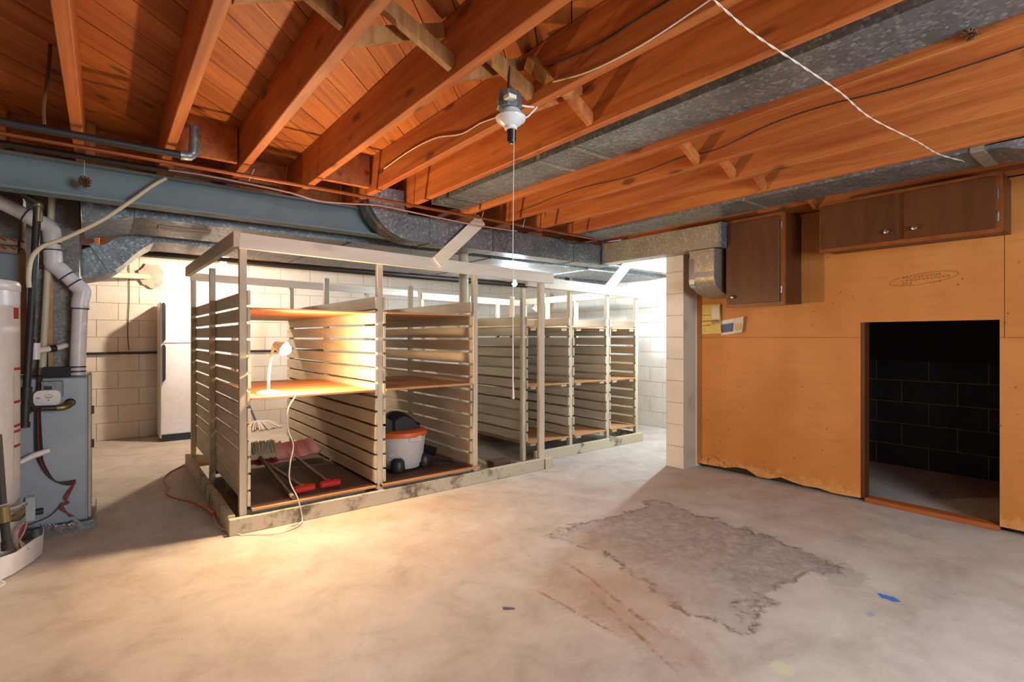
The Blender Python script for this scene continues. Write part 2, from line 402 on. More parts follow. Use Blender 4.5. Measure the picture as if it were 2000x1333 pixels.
# concrete-block walls: blocks with recessed joints
def block_wall(name, axis, pos, face, a0, a1, z0, z1, thick, mat=BLOCK, vis=None):
    """axis: the wall's run ('x' or 'y'); pos: plane of the visible face; face: which way it looks along the other axis"""
    b0, b1 = (pos - thick, pos - 0.006) if face > 0 else (pos + 0.006, pos + thick)
    args = (a0, a1, b0, b1) if axis == 'x' else (b0, b1, a0, a1)
    w = struct(bo(name, *args, z0, z1, MORTAR))
    L, H, g = 0.406, 0.2032, 0.005
    d0, d1 = (b1, pos) if face > 0 else (pos, b0)
    row = 0; z = z0
    while z < z1 - 0.02:
        zt = min(z + H, z1); p = a0 - (L / 2 if row % 2 else 0)
        while p < a1 - 0.01:
            s0, s1 = max(p, a0) + g / 2, min(p + L, a1) - g / 2
            if s1 - s0 > 0.02 and (vis is None or (vis[0] <= s1 and s0 <= vis[1] and zt > vis[2])):
                e = random.uniform(-0.0012, 0.0012)
                q = (d0 + (0 if face > 0 else e), d1 + (e if face > 0 else 0))
                q = (d0, d1)
                if axis == 'x': bo('block', s0, s1, q[0], q[1], z + g / 2, zt - g / 2, mat, w, 0.002)
                else: bo('block', q[0], q[1], s0, s1, z + g / 2, zt - g / 2, mat, w, 0.002)
            p += L
        z += H; row += 1
    return w
block_wall('wall_back', 'x', YB, -1, XL, XR, 0, PZ, 0.2, vis=(-0.6, 5.9, 0))
block_wall('wall_right_far', 'y', XR - 0.02, -1, 2.95, YB, 0, PZ, 0.2)
block_wall('wall_partition_end', 'y', 4.18, -1, 2.735, 2.925, 0, JZ, 0.2)
struct(bo('wall_partition', 4.381, XR - .03, 2.735, 2.925, 0, JZ, BLOCK))
w = block_wall('wall_crawl_room', 'y', 5.90, -1, -0.3, 2.73, 0, 1.0, 0.2, RAWBLOCK_DIM)
struct(bo('wall_crawl_room_upper', 5.86, 6.1, -0.3, 2.73, 1.0, PZ, DARKWALL))
struct(bo('wall_crawl_room_end', 4.52, 6.1, -0.5, -0.3, 0, PZ, DARKWALL))
struct(bo('wall_left', XL - .2, XL, YF, YB, 0, PZ, BLOCK))
# near wall with an unseen basement window added to light the foreground
wf = struct(bo('wall_front', XL, 1.1, YF - .2, YF, 0, PZ, BLOCK))
struct(bo('wall_front_side', 2.7, 4.6, YF - .2, YF, 0, PZ, BLOCK))
struct(bo('wall_front_sill', 1.1, 2.7, YF - .2, YF, 0, 1.1, BLOCK)); struct(bo('wall_front_head', 1.1, 2.7, YF - .2, YF, 2.0, PZ, BLOCK))
win = struct(bo('added_window_1', 1.1, 2.7, YF - .12, YF - .09, 1.1, 1.13, WHITE))
for a in ((1.1, 2.7, 1.97, 2.0), (1.1, 1.14, 1.13, 1.97), (2.66, 2.7, 1.13, 1.97), (1.88, 1.92, 1.13, 1.97)):
    bo('added_window_frame', a[0], a[1], YF - .12, YF - .09, a[2], a[3], WHITE, win)
kg = NT('added_window_glass'); kg.out((0.85, 0.92, 0.95, 1), 0.1); kg.b.inputs['Transmission Weight'].default_value = 1.0
bo('pane', 1.14, 1.88, YF - .107, YF - .103, 1.13, 1.97, kg.m, win); bo('pane', 1.92, 2.66, YF - .107, YF - .103, 1.13, 1.97, kg.m, win)
# ochre hardboard partition on the right with the square opening
WX = 4.40
wr = struct(bo('wall_right', WX + .02, WX + .05, YF, 0.60, 0.02, JZ, DARKWALL))
bo('panel_backing', WX + .02, WX + .05, 1.42, 2.73, 0.02, JZ, DARKWALL, wr); bo('panel_backing', WX + .02, WX + .05, 0.60, 1.42, 1.36, JZ, DARKWALL, wr)
OY0, OY1, OZ = 0.632, 1.39, 1.33
MB().prism([(0.612, 1.2185), (OY0, 1.2185), (OY0, OZ), (OY1, OZ), (OY1, 1.2185), (2.735, 1.2185), (2.735, JZ), (0.612, JZ)], 0, WX, WX + .018).build('hardboard_panel', OCHRE, wr)
jag = [(2.735 - (2.735 - OY1) * t / 14, 0.02 + random.uniform(0, 0.025) + (0.03 if t in (4, 5, 8) else 0)) for t in range(15)]
MB().prism([(OY1, 1.2165), (2.735, 1.2165)] + jag, 0, WX, WX + .018).build('hardboard_panel', OCHRE, wr)
bo('hardboard_panel', WX + .003, WX + .02, YF, 0.609, 1.2185, JZ, OCHRE, wr)
jag = [(OY0 - (OY0 - YF) * t / 14, 0.02 + random.uniform(0, 0.02)) for t in range(15)]
MB().prism([(YF, 1.2165), (OY0, 1.2165)] + jag, 0, WX, WX + .018).build('hardboard_panel', OCHRE, wr)
bo('jamb', WX + .005, WX + .1, OY1 - .025, OY1 + .02, 0.03, OZ, DARKWOOD, wr); bo('jamb', WX + .018, WX + .1, OY0 - .03, OY0, 0.03, OZ, FRAMEWOOD, wr)
bo('header', WX + .018, WX + .1, OY0, OY1 - .025, OZ, OZ + .045, FRAMEWOOD, wr)
MB().box(WX + .0, WX + .1, OY0, OY1 - .025, 0.0, 0.035).build('sill_board', JOIST, wr, bevel=0.004)

# ------------------------------------------------------------------ steel beam and post
bz0, bz1, by0, by1 = 2.012, 2.208, 3.785, 3.905; yc = (by0 + by1) / 2
beam = MB().prism([(by0, bz0), (by1, bz0), (by1, bz0 + .012), (yc + .004, bz0 + .012), (yc + .004, bz1 - .012), (by1, bz1 - .012), (by1, bz1), (by0, bz1), (by0, bz1 - .012), (yc - .004, bz1 - .012), (yc - .004, bz0 + .012), (by0, bz0 + .012)], 0, -2.05, 5.8).build('steel_beam', STEEL)
tag(beam, 'long blue-grey steel beam running under the joists above the slatted racks', 'beam')
pc = thing('steel_column', 'round painted steel column rising to the beam inside the third rack bay', 'column', (2.56, 3.94, 0))
MB().lathe([(.042, .012), (.042, 1.99)], Matrix.Translation((2.56, 3.94, 0)), 24).build('shaft', POSTW, pc, True)
bo('base_plate', 2.48, 2.64, 3.86, 4.02, 0, .012, STEEL, pc); bo('cap_plate', 2.48, 2.64, 3.86, 4.02, 1.99, 2.010, STEEL, pc)

# ------------------------------------------------------------------ slatted racks
def slat_panel(rack, x0, x1, y0, y1, z0, n, pitch, h):
    for j in range(n):
        bo('slat', x0, x1, y0 + random.choice((0, .004, .008)), y1, z0 + j * pitch, z0 + j * pitch + h, SLAT, rack, 0.0015)
rk = thing('slatted_storage_rack', 'large cream slatted rack holding the glowing lamp, shovels and shop vacuum', 'storage rack', (1.95, 4.7, 0))
YA, YM, YE = 3.585, 4.74, 5.86
def top_at(x): return 1.775 - (x - 0.69) * 0.0195
for x in (0.665, 1.578, 2.43, 3.17):
    for y in (YA, YM, YE):
        if x > 3 and y > YA: continue
        bo('post', x, x + (0.06 if x > 3 else 0.042), y, y + .042, 0.0, top_at(x), POSTW, rk, 0.002)
slat_panel(rk, 0.708, 0.727, 3.575, 5.9, 0.15, 13, 0.1065, 0.088)
slat_panel(rk, 1.558, 1.577, 3.575, 5.9, 0.15, 13, 0.1065, 0.088)
slat_panel(rk, 1.621, 1.640, 3.575, 5.9, 0.15, 13, 0.1065, 0.088)
slat_panel(rk, 2.410, 2.429, 3.60, 5.9, 0.15, 13, 0.1065, 0.088)
for (a, b, c) in ((0.729, 1.556, 0), (1.642, 2.408, 1)):
    bo('shelf', a, b, 3.57, 5.87, 1.395, 1.407, PLY, rk, 0.001)
    bo('shelf', a, b, 3.57, 4.86 if c == 0 else 4.7, 0.822, 0.836, PLY, rk, 0.001)
    fl = bo('shelf_floor', a - .045 if c else a, b + (.06 if c else 0), 3.545 if c else 3.56, 5.2, 0.122, 0.136, PLYDARK, rk, 0.001)
    bo('edge_strip', a - .045 if c else a, b + (.06 if c else 0), 3.54 if c else 3.555, 3.575, 0.1225, 0.1375, PLY, rk, 0.001)
    for y in (3.75, 4.4, 5.1): bo('sleeper', a, b, y, y + .04, 0.03, 0.121, BASEW, rk)
def rail(name, p, q, w, h, mat=RAILW): MB().bar(p, q, w, h).build(name, mat, rk)
rail('top_rail', (0.66, 3.575, top_at(.66) + .047), (3.32, 3.575, top_at(3.32) + .047), .04, .094)
rail('top_rail', (0.645, 3.555, 1.83), (0.645, 5.95, 1.862), .038, .092, SLAT)
rail('top_rail', (0.665, 5.925, 1.815), (3.14, 5.925, 1.772), .04, .075)
bo('base_board', 0.60, 3.18, 3.535, 3.575, 0, .10, BASEW, rk, .003); bo('base_board', 0.60, 0.64, 3.58, 5.72, 0, .115, BASEW, rk, .003)
bo('base_board', 3.195, 3.28, 3.53, 3.62, 0, .095, BASEW, rk, .003); bo('base_board', 0.65, 3.2, 5.68, 5.72, 0, .10, BASEW, rk, .003)
MB().bar(ony(853, 512, 3.55), ony(940, 430, 3.50), 0.095, 0.02, (0, -1, 0.15)).build('diagonal_brace', RAILW, rk)

rb = thing('slatted_storage_rack', 'three-bay cream slatted rack standing nearest the block pillar, shelves bare', 'storage rack', (4.05, 4.8, 0))
YA2, YE2 = 3.83, 5.86
for x in (3.165, 3.80, 4.375, 4.885):
    for y in (YA2, 4.8, YE2): bo('post', x, x + .042, y, y + .042, 0.0, 1.70, POSTW, rb, .002)
    if x > 3.2: slat_panel(rb, x - .02, x - .001, YA2 - .01, 5.9, .20, 12, .1035, .082)
    if x < 4.8: slat_panel(rb, x + .043, x + .062, YA2 - .01, 5.9, .20, 12, .1035, .082)
for a, b in ((3.23, 3.778), (3.864, 4.353), (4.439, 4.863)):
    for z in (.180, .735, 1.312):
        bo('shelf', a, b, YA2 - .015, 5.88, z, z + .014, PLY, rb, .001)
        for xx in (a + .03, b - .10): bo('cleat', xx, xx + .07, YA2 - .005, 5.85, z - .025, z - .0005, SLAT, rb)
bo('base_board', 3.30, 4.97, YA2 - .045, YA2 - .005, 0, .10, BASEW, rb, .003); bo('base_board', 4.93, 4.97, YA2, 5.85, 0, .10, BASEW, rb, .003)
MB().bar((3.20, YA2 - .02, 1.765), (4.99, YA2 - .02, 1.725), .04, .10).build('top_rail', RAILW, rb)
MB().bar((3.20, 5.92, 1.75), (4.99, 5.92, 1.72), .04, .085).build('top_rail', SLAT, rb)
MB().bar((4.90, YA2, 1.74), (4.90, 5.9, 1.74), .04, .085).build('top_rail', SLAT, rb)
MB().bar(ony(1186, 566, 3.80), ony(1232, 508, 3.80), 0.11, 0.02, (0, -1, 0.1)).build('diagonal_brace', RAILW, rb)
MB().bar(ony(1043, 606, 5.88), ony(1062, 572, 5.88), 0.10, 0.02, (0, -1, 0.1)).build('diagonal_brace', RAILW, rb)

# ------------------------------------------------------------------ sheet-metal ducts
d1 = thing('supply_duct', 'galvanized duct along the beam whose curved end turns up between joists', 'duct', (2.8, 3.66, 1.96))
ya, yb = 3.575, 3.765
el = arc(1.86, 2.33, 0.37, 180, 270, 14)
MB().prism(el + [(2.02, 1.96), (2.02, 2.158), (1.83, 2.158), (1.79, 2.19), (1.785, 2.33)], 1, ya, yb).build('elbow', GALV, d1)
for a, b in ((2.026, 2.62), (2.626, 3.62), (3.626, 3.985)): bo('straight_section', a, b, ya, yb, 1.96, 2.158, GALV, d1)
for a in (2.005, 3.60): bo('slip_collar', a, a + .022, ya - .006, yb + .006, 1.954, 2.164, GALV, d1)
MB().prism(arc(3.99, 3.70, 0.0, 0, 1, 1)[:1] + [(4.0, 3.57), (4.16, 3.57), (4.16, 3.765), (3.99, 3.765)], 2, 1.962, 2.16).build('corner_section', GALV, d1)
d2 = thing('supply_duct', 'tan galvanized duct leading from the corner to the brown cabinets', 'duct', (4.08, 2.9, 1.97))
bo('straight_section', 4.0, 4.16, 2.285, 3.55, 1.973, 2.172, GALVW, d2); bo('end_cap', 3.995, 4.165, 2.262, 2.284, 1.968, 2.177, GALV, d2)
bo('slip_collar', 3.99, 4.17, 3.53, 3.555, 1.966, 2.178, GALV, d2)
bt = thing('duct_boot', 'curved tan duct boot with foil tape dropping from the duct to the wall', 'duct', (4.17, 2.44, 1.57))
pr = [(4.005, 1.968), (4.005, 1.72)] + [(4.375 - 0.37 * math.cos(math.radians(t)), 1.72 - 0.15 * math.sin(math.radians(t))) for t in range(10, 91, 8)] + [(4.395, 1.57), (4.395, 1.968)]
MB().prism(pr, 1, 2.33, 2.56).build('boot_body', GALVW, bt, True, angle=30)
bo('tape', 4.002, 4.006, 2.328, 2.562, 1.735, 1.775, FOIL, bt); MB().prism([(4.003, 1.90), (4.003, 1.72), (4.006, 1.68), (4.03, 1.65), (4.032, 1.655), (4.01, 1.70), (4.006, 1.9)], 1, 2.515, 2.565).build('tape', FOIL, bt)
bo('flange', 4.0, 4.004, 2.328, 2.562, 1.945, 1.967, GALVW, bt)
# joist-bay ducts
d3 = thing('joist_bay_duct', 'speckled grey duct panel boxed between joists beside the hanging lamp holder', 'duct', (2.13, 1.0, 2.246))
for a, b in ((YF + .02, 1.97), (1.976, 2.25), (2.256, 3.5)): bo('duct_section', 1.98, 2.277, a, b, 2.246, 2.43, GALV, d3)
for y in (1.96, 2.24): bo('seam', 1.978, 2.278, y, y + .028, 2.241, 2.43, GALVW, d3)
d4 = thing('joist_bay_duct', 'dark grey duct along the joists above the brown wall cabinets', 'duct', (3.75, 1.0, 2.19))
for a, b in ((0.62, 1.84), (1.846, 2.35), (2.356, 3.5)): bo('duct_section', 3.56, 3.905, a, b, 2.192, 2.43, GALV, d4)
for y in (1.835, 2.345): bo('seam', 3.556, 3.908, y, y + .02, 2.187, 2.43, GALVW, d4)
bo('slip_collar', 3.552, 3.91, 0.57, 0.625, 2.182, 2.43, GALVW, d4)
pr = [(0.57, 2.192), (0.50, 2.18), (0.40, 2.14), (0.25, 2.09), (0.0, 2.07), (-.6, 2.07), (-.6, 2.20), (0.0, 2.205), (0.57, 2.206)]
MB().prism(pr, 0, 3.56, 3.905).build('flared_section', GALV, d4, True, angle=30)
# trunk ducts in the far half
d5 = thing('trunk_duct', 'wide galvanized trunk duct right behind the steel beam', 'duct', (2.8, 4.5, 1.92))
MB().prism([(-.12, 2.18), (-.107, 1.93), (.14, 1.995), (.175, 2.003), (.175, 2.18)], 1, 4.14, 4.84).build('tapered_section', GALV, d5)
for a, b in ((.18, 1.6), (1.606, 3.0), (3.006, 4.4), (4.406, 5.80)): bo('straight_section', a, b, 4.14, 4.84, 2.003, 2.18, GALV, d5)
for a in (.155, 1.59, 2.99, 4.39): bo('slip_collar', a, a + .024, 4.13, 4.85, 1.996, 2.185, GALV, d5)
bo('patch_panel', .30, .62, 4.36, 4.50, 1.996, 2.0025, INSUL, d5)
d6 = thing('trunk_duct', 'speckled trunk duct curving up from the furnace toward the back room', 'duct', (2.5, 5.3, 1.7))
sp = [(153, 492), (170, 484), (205, 478), (232, 461), (275, 456), (300, 456), (304, 472), (288, 480), (272, 490), (256, 503), (240, 517), (224, 527), (205, 535), (182, 540), (160, 543)]
MB().prism([(ony(*p, 5.03).x, ony(*p, 5.03).z) for p in sp], 1, 5.03, 5.59).build('offset_elbow', GALV, d6, True, angle=30)
for a, b in ((.335, 1.5), (1.506, 3.2), (3.206, 4.9)): bo('straight_section', a, b, 5.03, 5.59, 1.99, 2.07, GALV, d6)
for a in (.32, 1.49, 3.19): bo('slip_collar', a, a + .024, 5.02, 5.60, 1.984, 2.076, GALV, d6)
MB().bar((-.07, 5.022, 1.93), (.06, 5.022, 1.71), .04, .008, (0, 1, 0)).build('hanger_strap', GALV, d6)
MB().bar((-.105, 5.02, 1.86), (-.105, 5.02, 1.67), .035, .01, (0, 1, 0)).build('slip_collar', GALV, d6)
d7 = thing('branch_duct', 'blue-grey branch duct hanging near the far block wall corner', 'duct', (5.5, 5.8, 1.93))
for a, b in ((5.0, 5.45), (5.456, 5.84)): bo('straight_section', a, b, 5.0, 5.55, 1.93, 2.07, GALV, d7)
bo('slip_collar', 5.44, 5.465, 4.99, 5.56, 1.924, 2.076, GALV, d7)

# ------------------------------------------------------------------ pipes and cables under the ceiling
cp = thing('copper_pipe', 'long thin copper pipe hung below the joists in front of the beam', 'pipe', (1.3, 3.30, 2.15))
MB().tube([(-1.9, 3.30, 2.152), (1.1, 3.27, 2.15), (3.62, 3.33, 2.15)], 0.011, 10).build('pipe_run', COPPER, cp, True)
for x in (.66, 1.46, 2.3, 2.72): MB().tube([(x + .03, 3.30, 2.205), (x, 3.288, 2.13)], 0.002, 6).build('hanger', ROPE, cp)
ip = thing('iron_pipe', 'grey iron pipe with elbow turned up beside the second joist', 'pipe', (-.6, 3.16, 2.16))
MB().tube([(-1.95, 3.17, 2.172), (.33, 3.17, 2.168)], 0.019, 12).build('pipe_run', IRON, ip, True)
MB().tube([(.31, 3.17, 2.168), (.352, 3.17, 2.172), (.371, 3.17, 2.19), (.373, 3.17, 2.235)], 0.026, 12).build('elbow', GALV, ip, True)
MB().tube([(.373, 3.17, 2.235), (.374, 3.17, 2.33)], 0.024, 12).build('riser', GALV, ip, True)
tag(MB().tube([(-1.95, 3.6, 2.19), (.9, 3.6, 2.19)], 0.016, 10).build('iron_pipe', IRON, None, True), 'straight black pipe lying directly above the steel beam face', 'pipe')
pts = [ony(*p, 3.45) for p in [(330, 332), (420, 346), (560, 375), (620, 392), (680, 398), (745, 402), (830, 420), (930, 440), (1010, 452)]]
tag(MB().tube(curve(pts), 0.005, 6).build('cable', WIRE_PINK, None, True), 'thin pink cable looping along the front of the beam', 'cable')
pts = [ony(*p, 3.5) for p in [(935, 445), (1010, 450), (1080, 458), (1115, 474), (1160, 474), (1215, 468), (1280, 452)]]
tag(MB().tube(curve(pts), 0.006, 6).build('cable', WIRE_DK, None, True), 'dark cable bundle drooping at the duct corner', 'cable')
pts = [ony(*p, 3.75) for p in [(325, 348), (300, 362), (250, 397), (200, 430), (150, 455), (115, 470), (90, 478), (70, 492), (60, 510), (56, 540), (57, 562)]]
fx = MB().tube(curve(pts), 0.011, 10).build('flexible_tube', CREAMPVC, None, True)
tag(fx, 'cream flexible tube swooping from the beam down to the black gas pipe', 'tube')
# ceiling cables along joist sides
def cable(label, pts, r=0.005, m=WIRE_DK, name='cable', cat='cable'):
    return tag(MB().tube(curve(pts, 6), r, 6).build(name, m, None, True), label, cat)
cable('white cable stapled along the joist left of the lamp holder', [onx(*p, 1.424) for p in [(750, 330), (800, 295), (850, 270), (900, 262), (940, 240), (985, 225)]], .003, ROPE)
cable('white cable running up the joist beside the twisted cord', [onx(*p, 1.424) for p in [(1080, 160), (1150, 140), (1250, 90), (1350, 25), (1400, -10)]], .0028, ROPE)
cable('dark cable clipped along the joist above the white one', [onx(*p, 1.424) for p in [(1070, 130), (1150, 95), (1240, 40), (1320, -10)]], .0035, WIRE_DK)
cable('thin dark cable running the length of the joist past the grey duct', [onx(*p, 2.69) for p in [(1010, 415), (1120, 372), (1230, 345), (1330, 308), (1400, 292), (1500, 245), (1600, 210), (1750, 172), (1900, 125), (2050, 75)]], .0026, WIRE_DK)
cable('old cloth-covered cable dangling beside the leftmost joist', [onx(*p, -0.135) if 0 else ony(*p, 2.9) for p in [(92, 20), (98, 75), (96, 120), (90, 170), (85, 215), (87, 242)]], .007, TWINE)
# twisted white cord strung across the room
a, b = Vector((1.37, .80, 2.19)), onx(1905, 320, 3.90)
ctl = [a, onz(1470, 65, 2.17), onz(1560, 125, 2.17), onz(1640, 180, 2.17), onz(1700, 230, 2.16), onz(1790, 276, 2.16), onz(1838, 303, 2.165), b]
base = curve(ctl, 14); tw = MB()
for ph in (0, math.pi):
    tw.tube([p + Vector((0, math.cos(i * .9 + ph), math.sin(i * .9 + ph))) * .0018 for i, p in enumerate(base)], .0018, 5)
tag(tw.build('twisted_cord', TWCORD, None, True), 'twisted white cord strung across the ceiling to the wall cabinets', 'cord')

# ------------------------------------------------------------------ hanging lamp holder
lh = thing('lamp_holder', 'white porcelain lamp holder on a metal box hanging below the bridging', 'lamp holder', (1.28, 1.63, 2.02))
o = Vector((1.285, 1.63, 0))
bx_ = MB().lathe([(.048, 2.135), (.052, 2.14), (.052, 2.175), (.047, 2.20)], Matrix.Translation(o + Vector((-.008, 0, 0))), 8).build('junction_box', GALV, lh)
MB().box(1.225, 1.262, 1.565, 1.60, 2.150, 2.165).build('box_label', PAPERW, lh)
MB().lathe([(.03, 2.07), (.058, 2.092), (.062, 2.104), (.05, 2.115), (.036, 2.135)], Matrix.Translation(o), 24).build('porcelain_base', PORCELAIN, lh, True)
MB().lathe([(.022, 2.055), (.026, 2.06), (.026, 2.085), (.03, 2.092)], Matrix.Translation(o), 20).build('socket_collar', PORCELAIN, lh, True)
MB().lathe([(.010, 2.002), (.016, 2.006), (.019, 2.02), (.017, 2.035), (.02, 2.055)], Matrix.Translation(o + Vector((.004, 0, 0))), 16).build('black_adapter', BLACK, lh, True)
MB().tube(curve([(1.31, 1.63, 2.15), (1.35, 1.62, 2.12), (1.38, 1.61, 2.145), (1.40, 1.60, 2.17)], 6), .004, 6).build('lead_wire', ROPE, lh, True)
MB().tube(curve([(1.30, 1.63, 2.17), (1.34, 1.62, 2.165), (1.39, 1.61, 2.17)], 6), .004, 6).build('lead_wire', ROPE, lh, True)
MB().tube([(1.28, 1.64, 2.19), (1.30, 1.66, 2.33)], .006, 6).build('hanger_wire', IRON, lh, True)
tag(MB().tube([(1.278, 1.60, 2.055), (1.272, 1.60, 1.6), (1.272, 1.60, 1.05), (1.274, 1.60, .975)], [.0015, .002, .003, .005], 6).build('pull_string', ROPE, None, True), 'long white pull string hanging from the lamp holder', 'string')

# ------------------------------------------------------------------ dried clumps
def clump(name, c, r, label, string=None):
    random.seed(int(c[0] * 100)); t = thing(name, label, 'dried plant', (c[0], c[1], c[2] - r))
    m = MB()
    for i in range(60):
        d = Vector((random.gauss(0, 1), random.gauss(0, 1), random.gauss(0, 1.2))).normalized()
        m.bar(Vector(c) + d * r * .2, Vector(c) + d * r * random.uniform(.7, 1.05), r * .16, r * .10, (0.3, 0.2, .9))
    m.build('petals', TWINE, t)
    if string: MB().tube([Vector(c) + Vector((0, 0, r * .5)), string], .0015, 5).build('string', ROPE, t)
    return t
clump('dried_clump', (-.084, 3.70, 2.08), .036, 'small dried brown bundle on a string hanging before the steel beam', (-.084, 3.70, 2.205))
clump('dried_clump', tuple(onx(1895, 66, 2.266)), .028, 'small dark brown clump stuck to a joist side beyond the grey duct')

# ------------------------------------------------------------------ wall cabinets
def knob(parent, p, r=.017):
    MB().lathe([(.006, 0), (.006, .012), (r * .7, .016), (r, .022), (r * .85, .03), (r * .3, .034)], frame(p, (-1, 0, 0)), 18).build('knob', CHROME, parent, True)
def hinge(parent, y, z, x):
    m = MB().tube([(x - .006, y, z - .028), (x - .006, y, z + .028)], .005, 8); m.box(x - .004, x, y - .008, y + .008, z - .024, z + .024)
    m.build('hinge', CHROME, parent, True)
CX = 4.10
c1 = thing('wall_cabinet', 'tall dark brown single-door wall cabinet beside the curved duct boot', 'cabinet', (4.25, 2.04, 1.465))
y0, y1, z0, z1 = 1.80, 2.275, 1.465, 2.19
bo('cabinet_body', CX + .02, WX - .002, y0 + .002, y1 - .002, z0 + .02, z1, DARKWOOD, c1)
for a in ((y0, y0 + .04, z0, z1), (y1 - .03, y1, z0, z1), (y0 + .04, y1 - .03, z1 - .035, z1), (y0 + .04, y1 - .03, z0, z0 + .035)): bo('face_frame', CX, CX + .019, *a, FRAMEWOOD, c1)
dr = bo('door', CX - .018, CX - .001, y0 + .036, y1 - .022, z0 + .03, z1 - .028, DARKWOOD, c1, .002)
knob(dr, Vector((CX - .018, y1 - .075, z0 + .085)))
for z in (z0 + .125, z1 - .10): hinge(dr, y0 + .026, z, CX - .001)
bo('shelf_panel', CX + .03, WX - .003, 1.585, 1.795, 1.465 + .4, 2.18, DARKWOOD, c1) if 0 else None
c2 = thing('wall_cabinet', 'wide low dark brown two-door wall cabinet above the square wall opening', 'cabinet', (4.25, 1.07, 1.84))
y0, y1, z0, z1 = .578, 1.557, 1.835, 2.19
bo('cabinet_body', CX + .02, WX - .002, y0 + .002, y1 - .002, z0 + .02, z1, DARKWOOD, c2)
for a in ((y0, y0 + .03, z0, z1), (y1 - .025, y1, z0, z1), (1.04, 1.083, z0 + .03, z1 - .03), (y0 + .03, y1 - .025, z1 - .03, z1), (y0 + .03, y1 - .025, z0, z0 + .03)): bo('face_frame', CX, CX + .019, *a, FRAMEWOOD, c2)
da = bo('door', CX - .018, CX - .001, 1.076, y1 - .02, z0 + .025, z1 - .025, DARKWOOD, c2, .002)
db = bo('door', CX - .018, CX - .001, y0 + .026, 1.046, z0 + .025, z1 - .025, DARKWOOD, c2, .002)
knob(da, Vector((CX - .018, 1.135, z0 + .085))); knob(db, Vector((CX - .018, .985, z0 + .085)))
for z in (z0 + .09, z1 - .13): hinge(da, y1 - .014, z, CX - .001); hinge(db, y0 + .018, z, CX - .001)

# ------------------------------------------------------------------ papers and handwriting on the ochre wall
def sheet(name, corners, mat, label, sag, inks=()):
    t = thing(name, label, 'paper', (WX - .004, sum(c[0] for c in corners) / 4, min(c[1] for c in corners)))
    a, b, c, d = corners; n = 8; m = MB(); vs = []; fs = []
    for i in range(n + 1):
        for j in range(n + 1):
            u, w_ = i / n, j / n
            y = (a[0] * (1 - u) + b[0] * u) * (1 - w_) + (d[0] * (1 - u) + c[0] * u) * w_
            z = (a[1] * (1 - u) + b[1] * u) * (1 - w_) + (d[1] * (1 - u) + c[1] * u) * w_
            vs.append((WX - .003 - sag * (u ** 2) - .002 * math.sin(w_ * 9), y, z))
    vs2 = [(x - .0008, y, z) for x, y, z in vs]; N = len(vs)
    for i in range(n):
        for j in range(n):
            q = (i * (n + 1) + j, (i + 1) * (n + 1) + j, (i + 1) * (n + 1) + j + 1, i * (n + 1) + j + 1)
            fs.append(q); fs.append(tuple(k_ + N for k_ in reversed(q)))
    m.add(vs + vs2, fs).build('sheet', mat, t, True)
    for (u0, u1, w0, w1, im) in inks:
        vs = []
        for u in (u0, u1):
            for w_ in (w0, w1):
                y = (a[0] * (1 - u) + b[0] * u) * (1 - w_) + (d[0] * (1 - u) + c[0] * u) * w_
                z = (a[1] * (1 - u) + b[1] * u) * (1 - w_) + (d[1] * (1 - u) + c[1] * u) * w_
                vs.append((WX - .0085 - sag * (u ** 2), y, z))
        MB().add(vs, [(0, 1, 3, 2)]).build('printed_area', im, t)
sheet('paper_chart', [(2.676, 1.522), (2.49, 1.52), (2.478, 1.255), (2.68, 1.247)], PAPERY, 'yellowed printed chart pinned to the ochre wall below the duct boot', .02,
      [(.52, .95, .06, .5, PAPERW), (.05, .95, .55, .57, INK), (.05, .45, .35, .365, INK), (.05, .45, .7, .715, INK), (.52, .95, .54, .66, WIRE_PINK)])
sheet('leaflet', [(2.487, 1.37), (2.26, 1.40), (2.275, 1.262), (2.49, 1.238)], PAPERW, 'curling leaflet with blue picture pinned beside the yellowed chart', .035,
      [(.05, .55, .28, .85, INKBLUE), (.68, .92, .4, .8, PAPERY)])
def text_mesh(txt, size):
    cu = bpy.data.curves.new('t', 'FONT'); cu.body = txt; cu.size = size; cu.align_x = 'LEFT'
    ob = bpy.data.objects.new('t', cu); C.objects.link(ob)
    me = bpy.data.meshes.new_from_object(ob.evaluated_get(bpy.context.evaluated_depsgraph_get()))
    bpy.data.objects.remove(ob); return me
for i, txt in enumerate(('A-B-C-D-E-F-G-H-I-J-K', 'L-M-N-O-P-Q-R-S-T-U-V-W', 'X-Y-Z')):
    me = text_mesh(txt, .0225); me.materials.append(INK)
    o = link('handwriting', me, (WX - .0006, 1.133 + .002 * i, 1.628 - .021 * i), wr)
    o.rotation_euler = (math.radians(90), math.radians(-3.0), math.radians(-90))
ell = [(WX - .0008, 1.02 + .19 * math.cos(t), 1.622 - .035 * math.cos(t) * .55 + .037 * math.sin(t)) for t in [2 * math.pi * i / 48 for i in range(48)]]
MB().tube(ell, .0012, 5, True).build('drawn_ellipse', INK, wr)

# ------------------------------------------------------------------ refrigerator
fr = thing('refrigerator', 'white top-freezer refrigerator standing against the far block wall', 'refrigerator', (.88, 7.42, 0))
bo('cabinet', .512, 1.245, 7.25, 7.68, .03, 1.632, WHITE, fr, .006)
bo('freezer_door', .512, 1.245, 7.20, 7.246, 1.150, 1.635, WHITE, fr, .008); bo('fridge_door', .512, 1.245, 7.20, 7.246, .085, 1.142, WHITE, fr, .008)
bo('kick_plate', .53, 1.23, 7.215, 7.25, 0.0, .075, BLACK, fr)
for z0, z1 in ((1.16, 1.62), (.70, 1.135)):
    MB().prism([(.535, z0), (.56, z0 + .03), (.562, z1 - .03), (.55, z1), (.535, z1)], 1, 7.165, 7.199).build('handle', BLACK, fr)
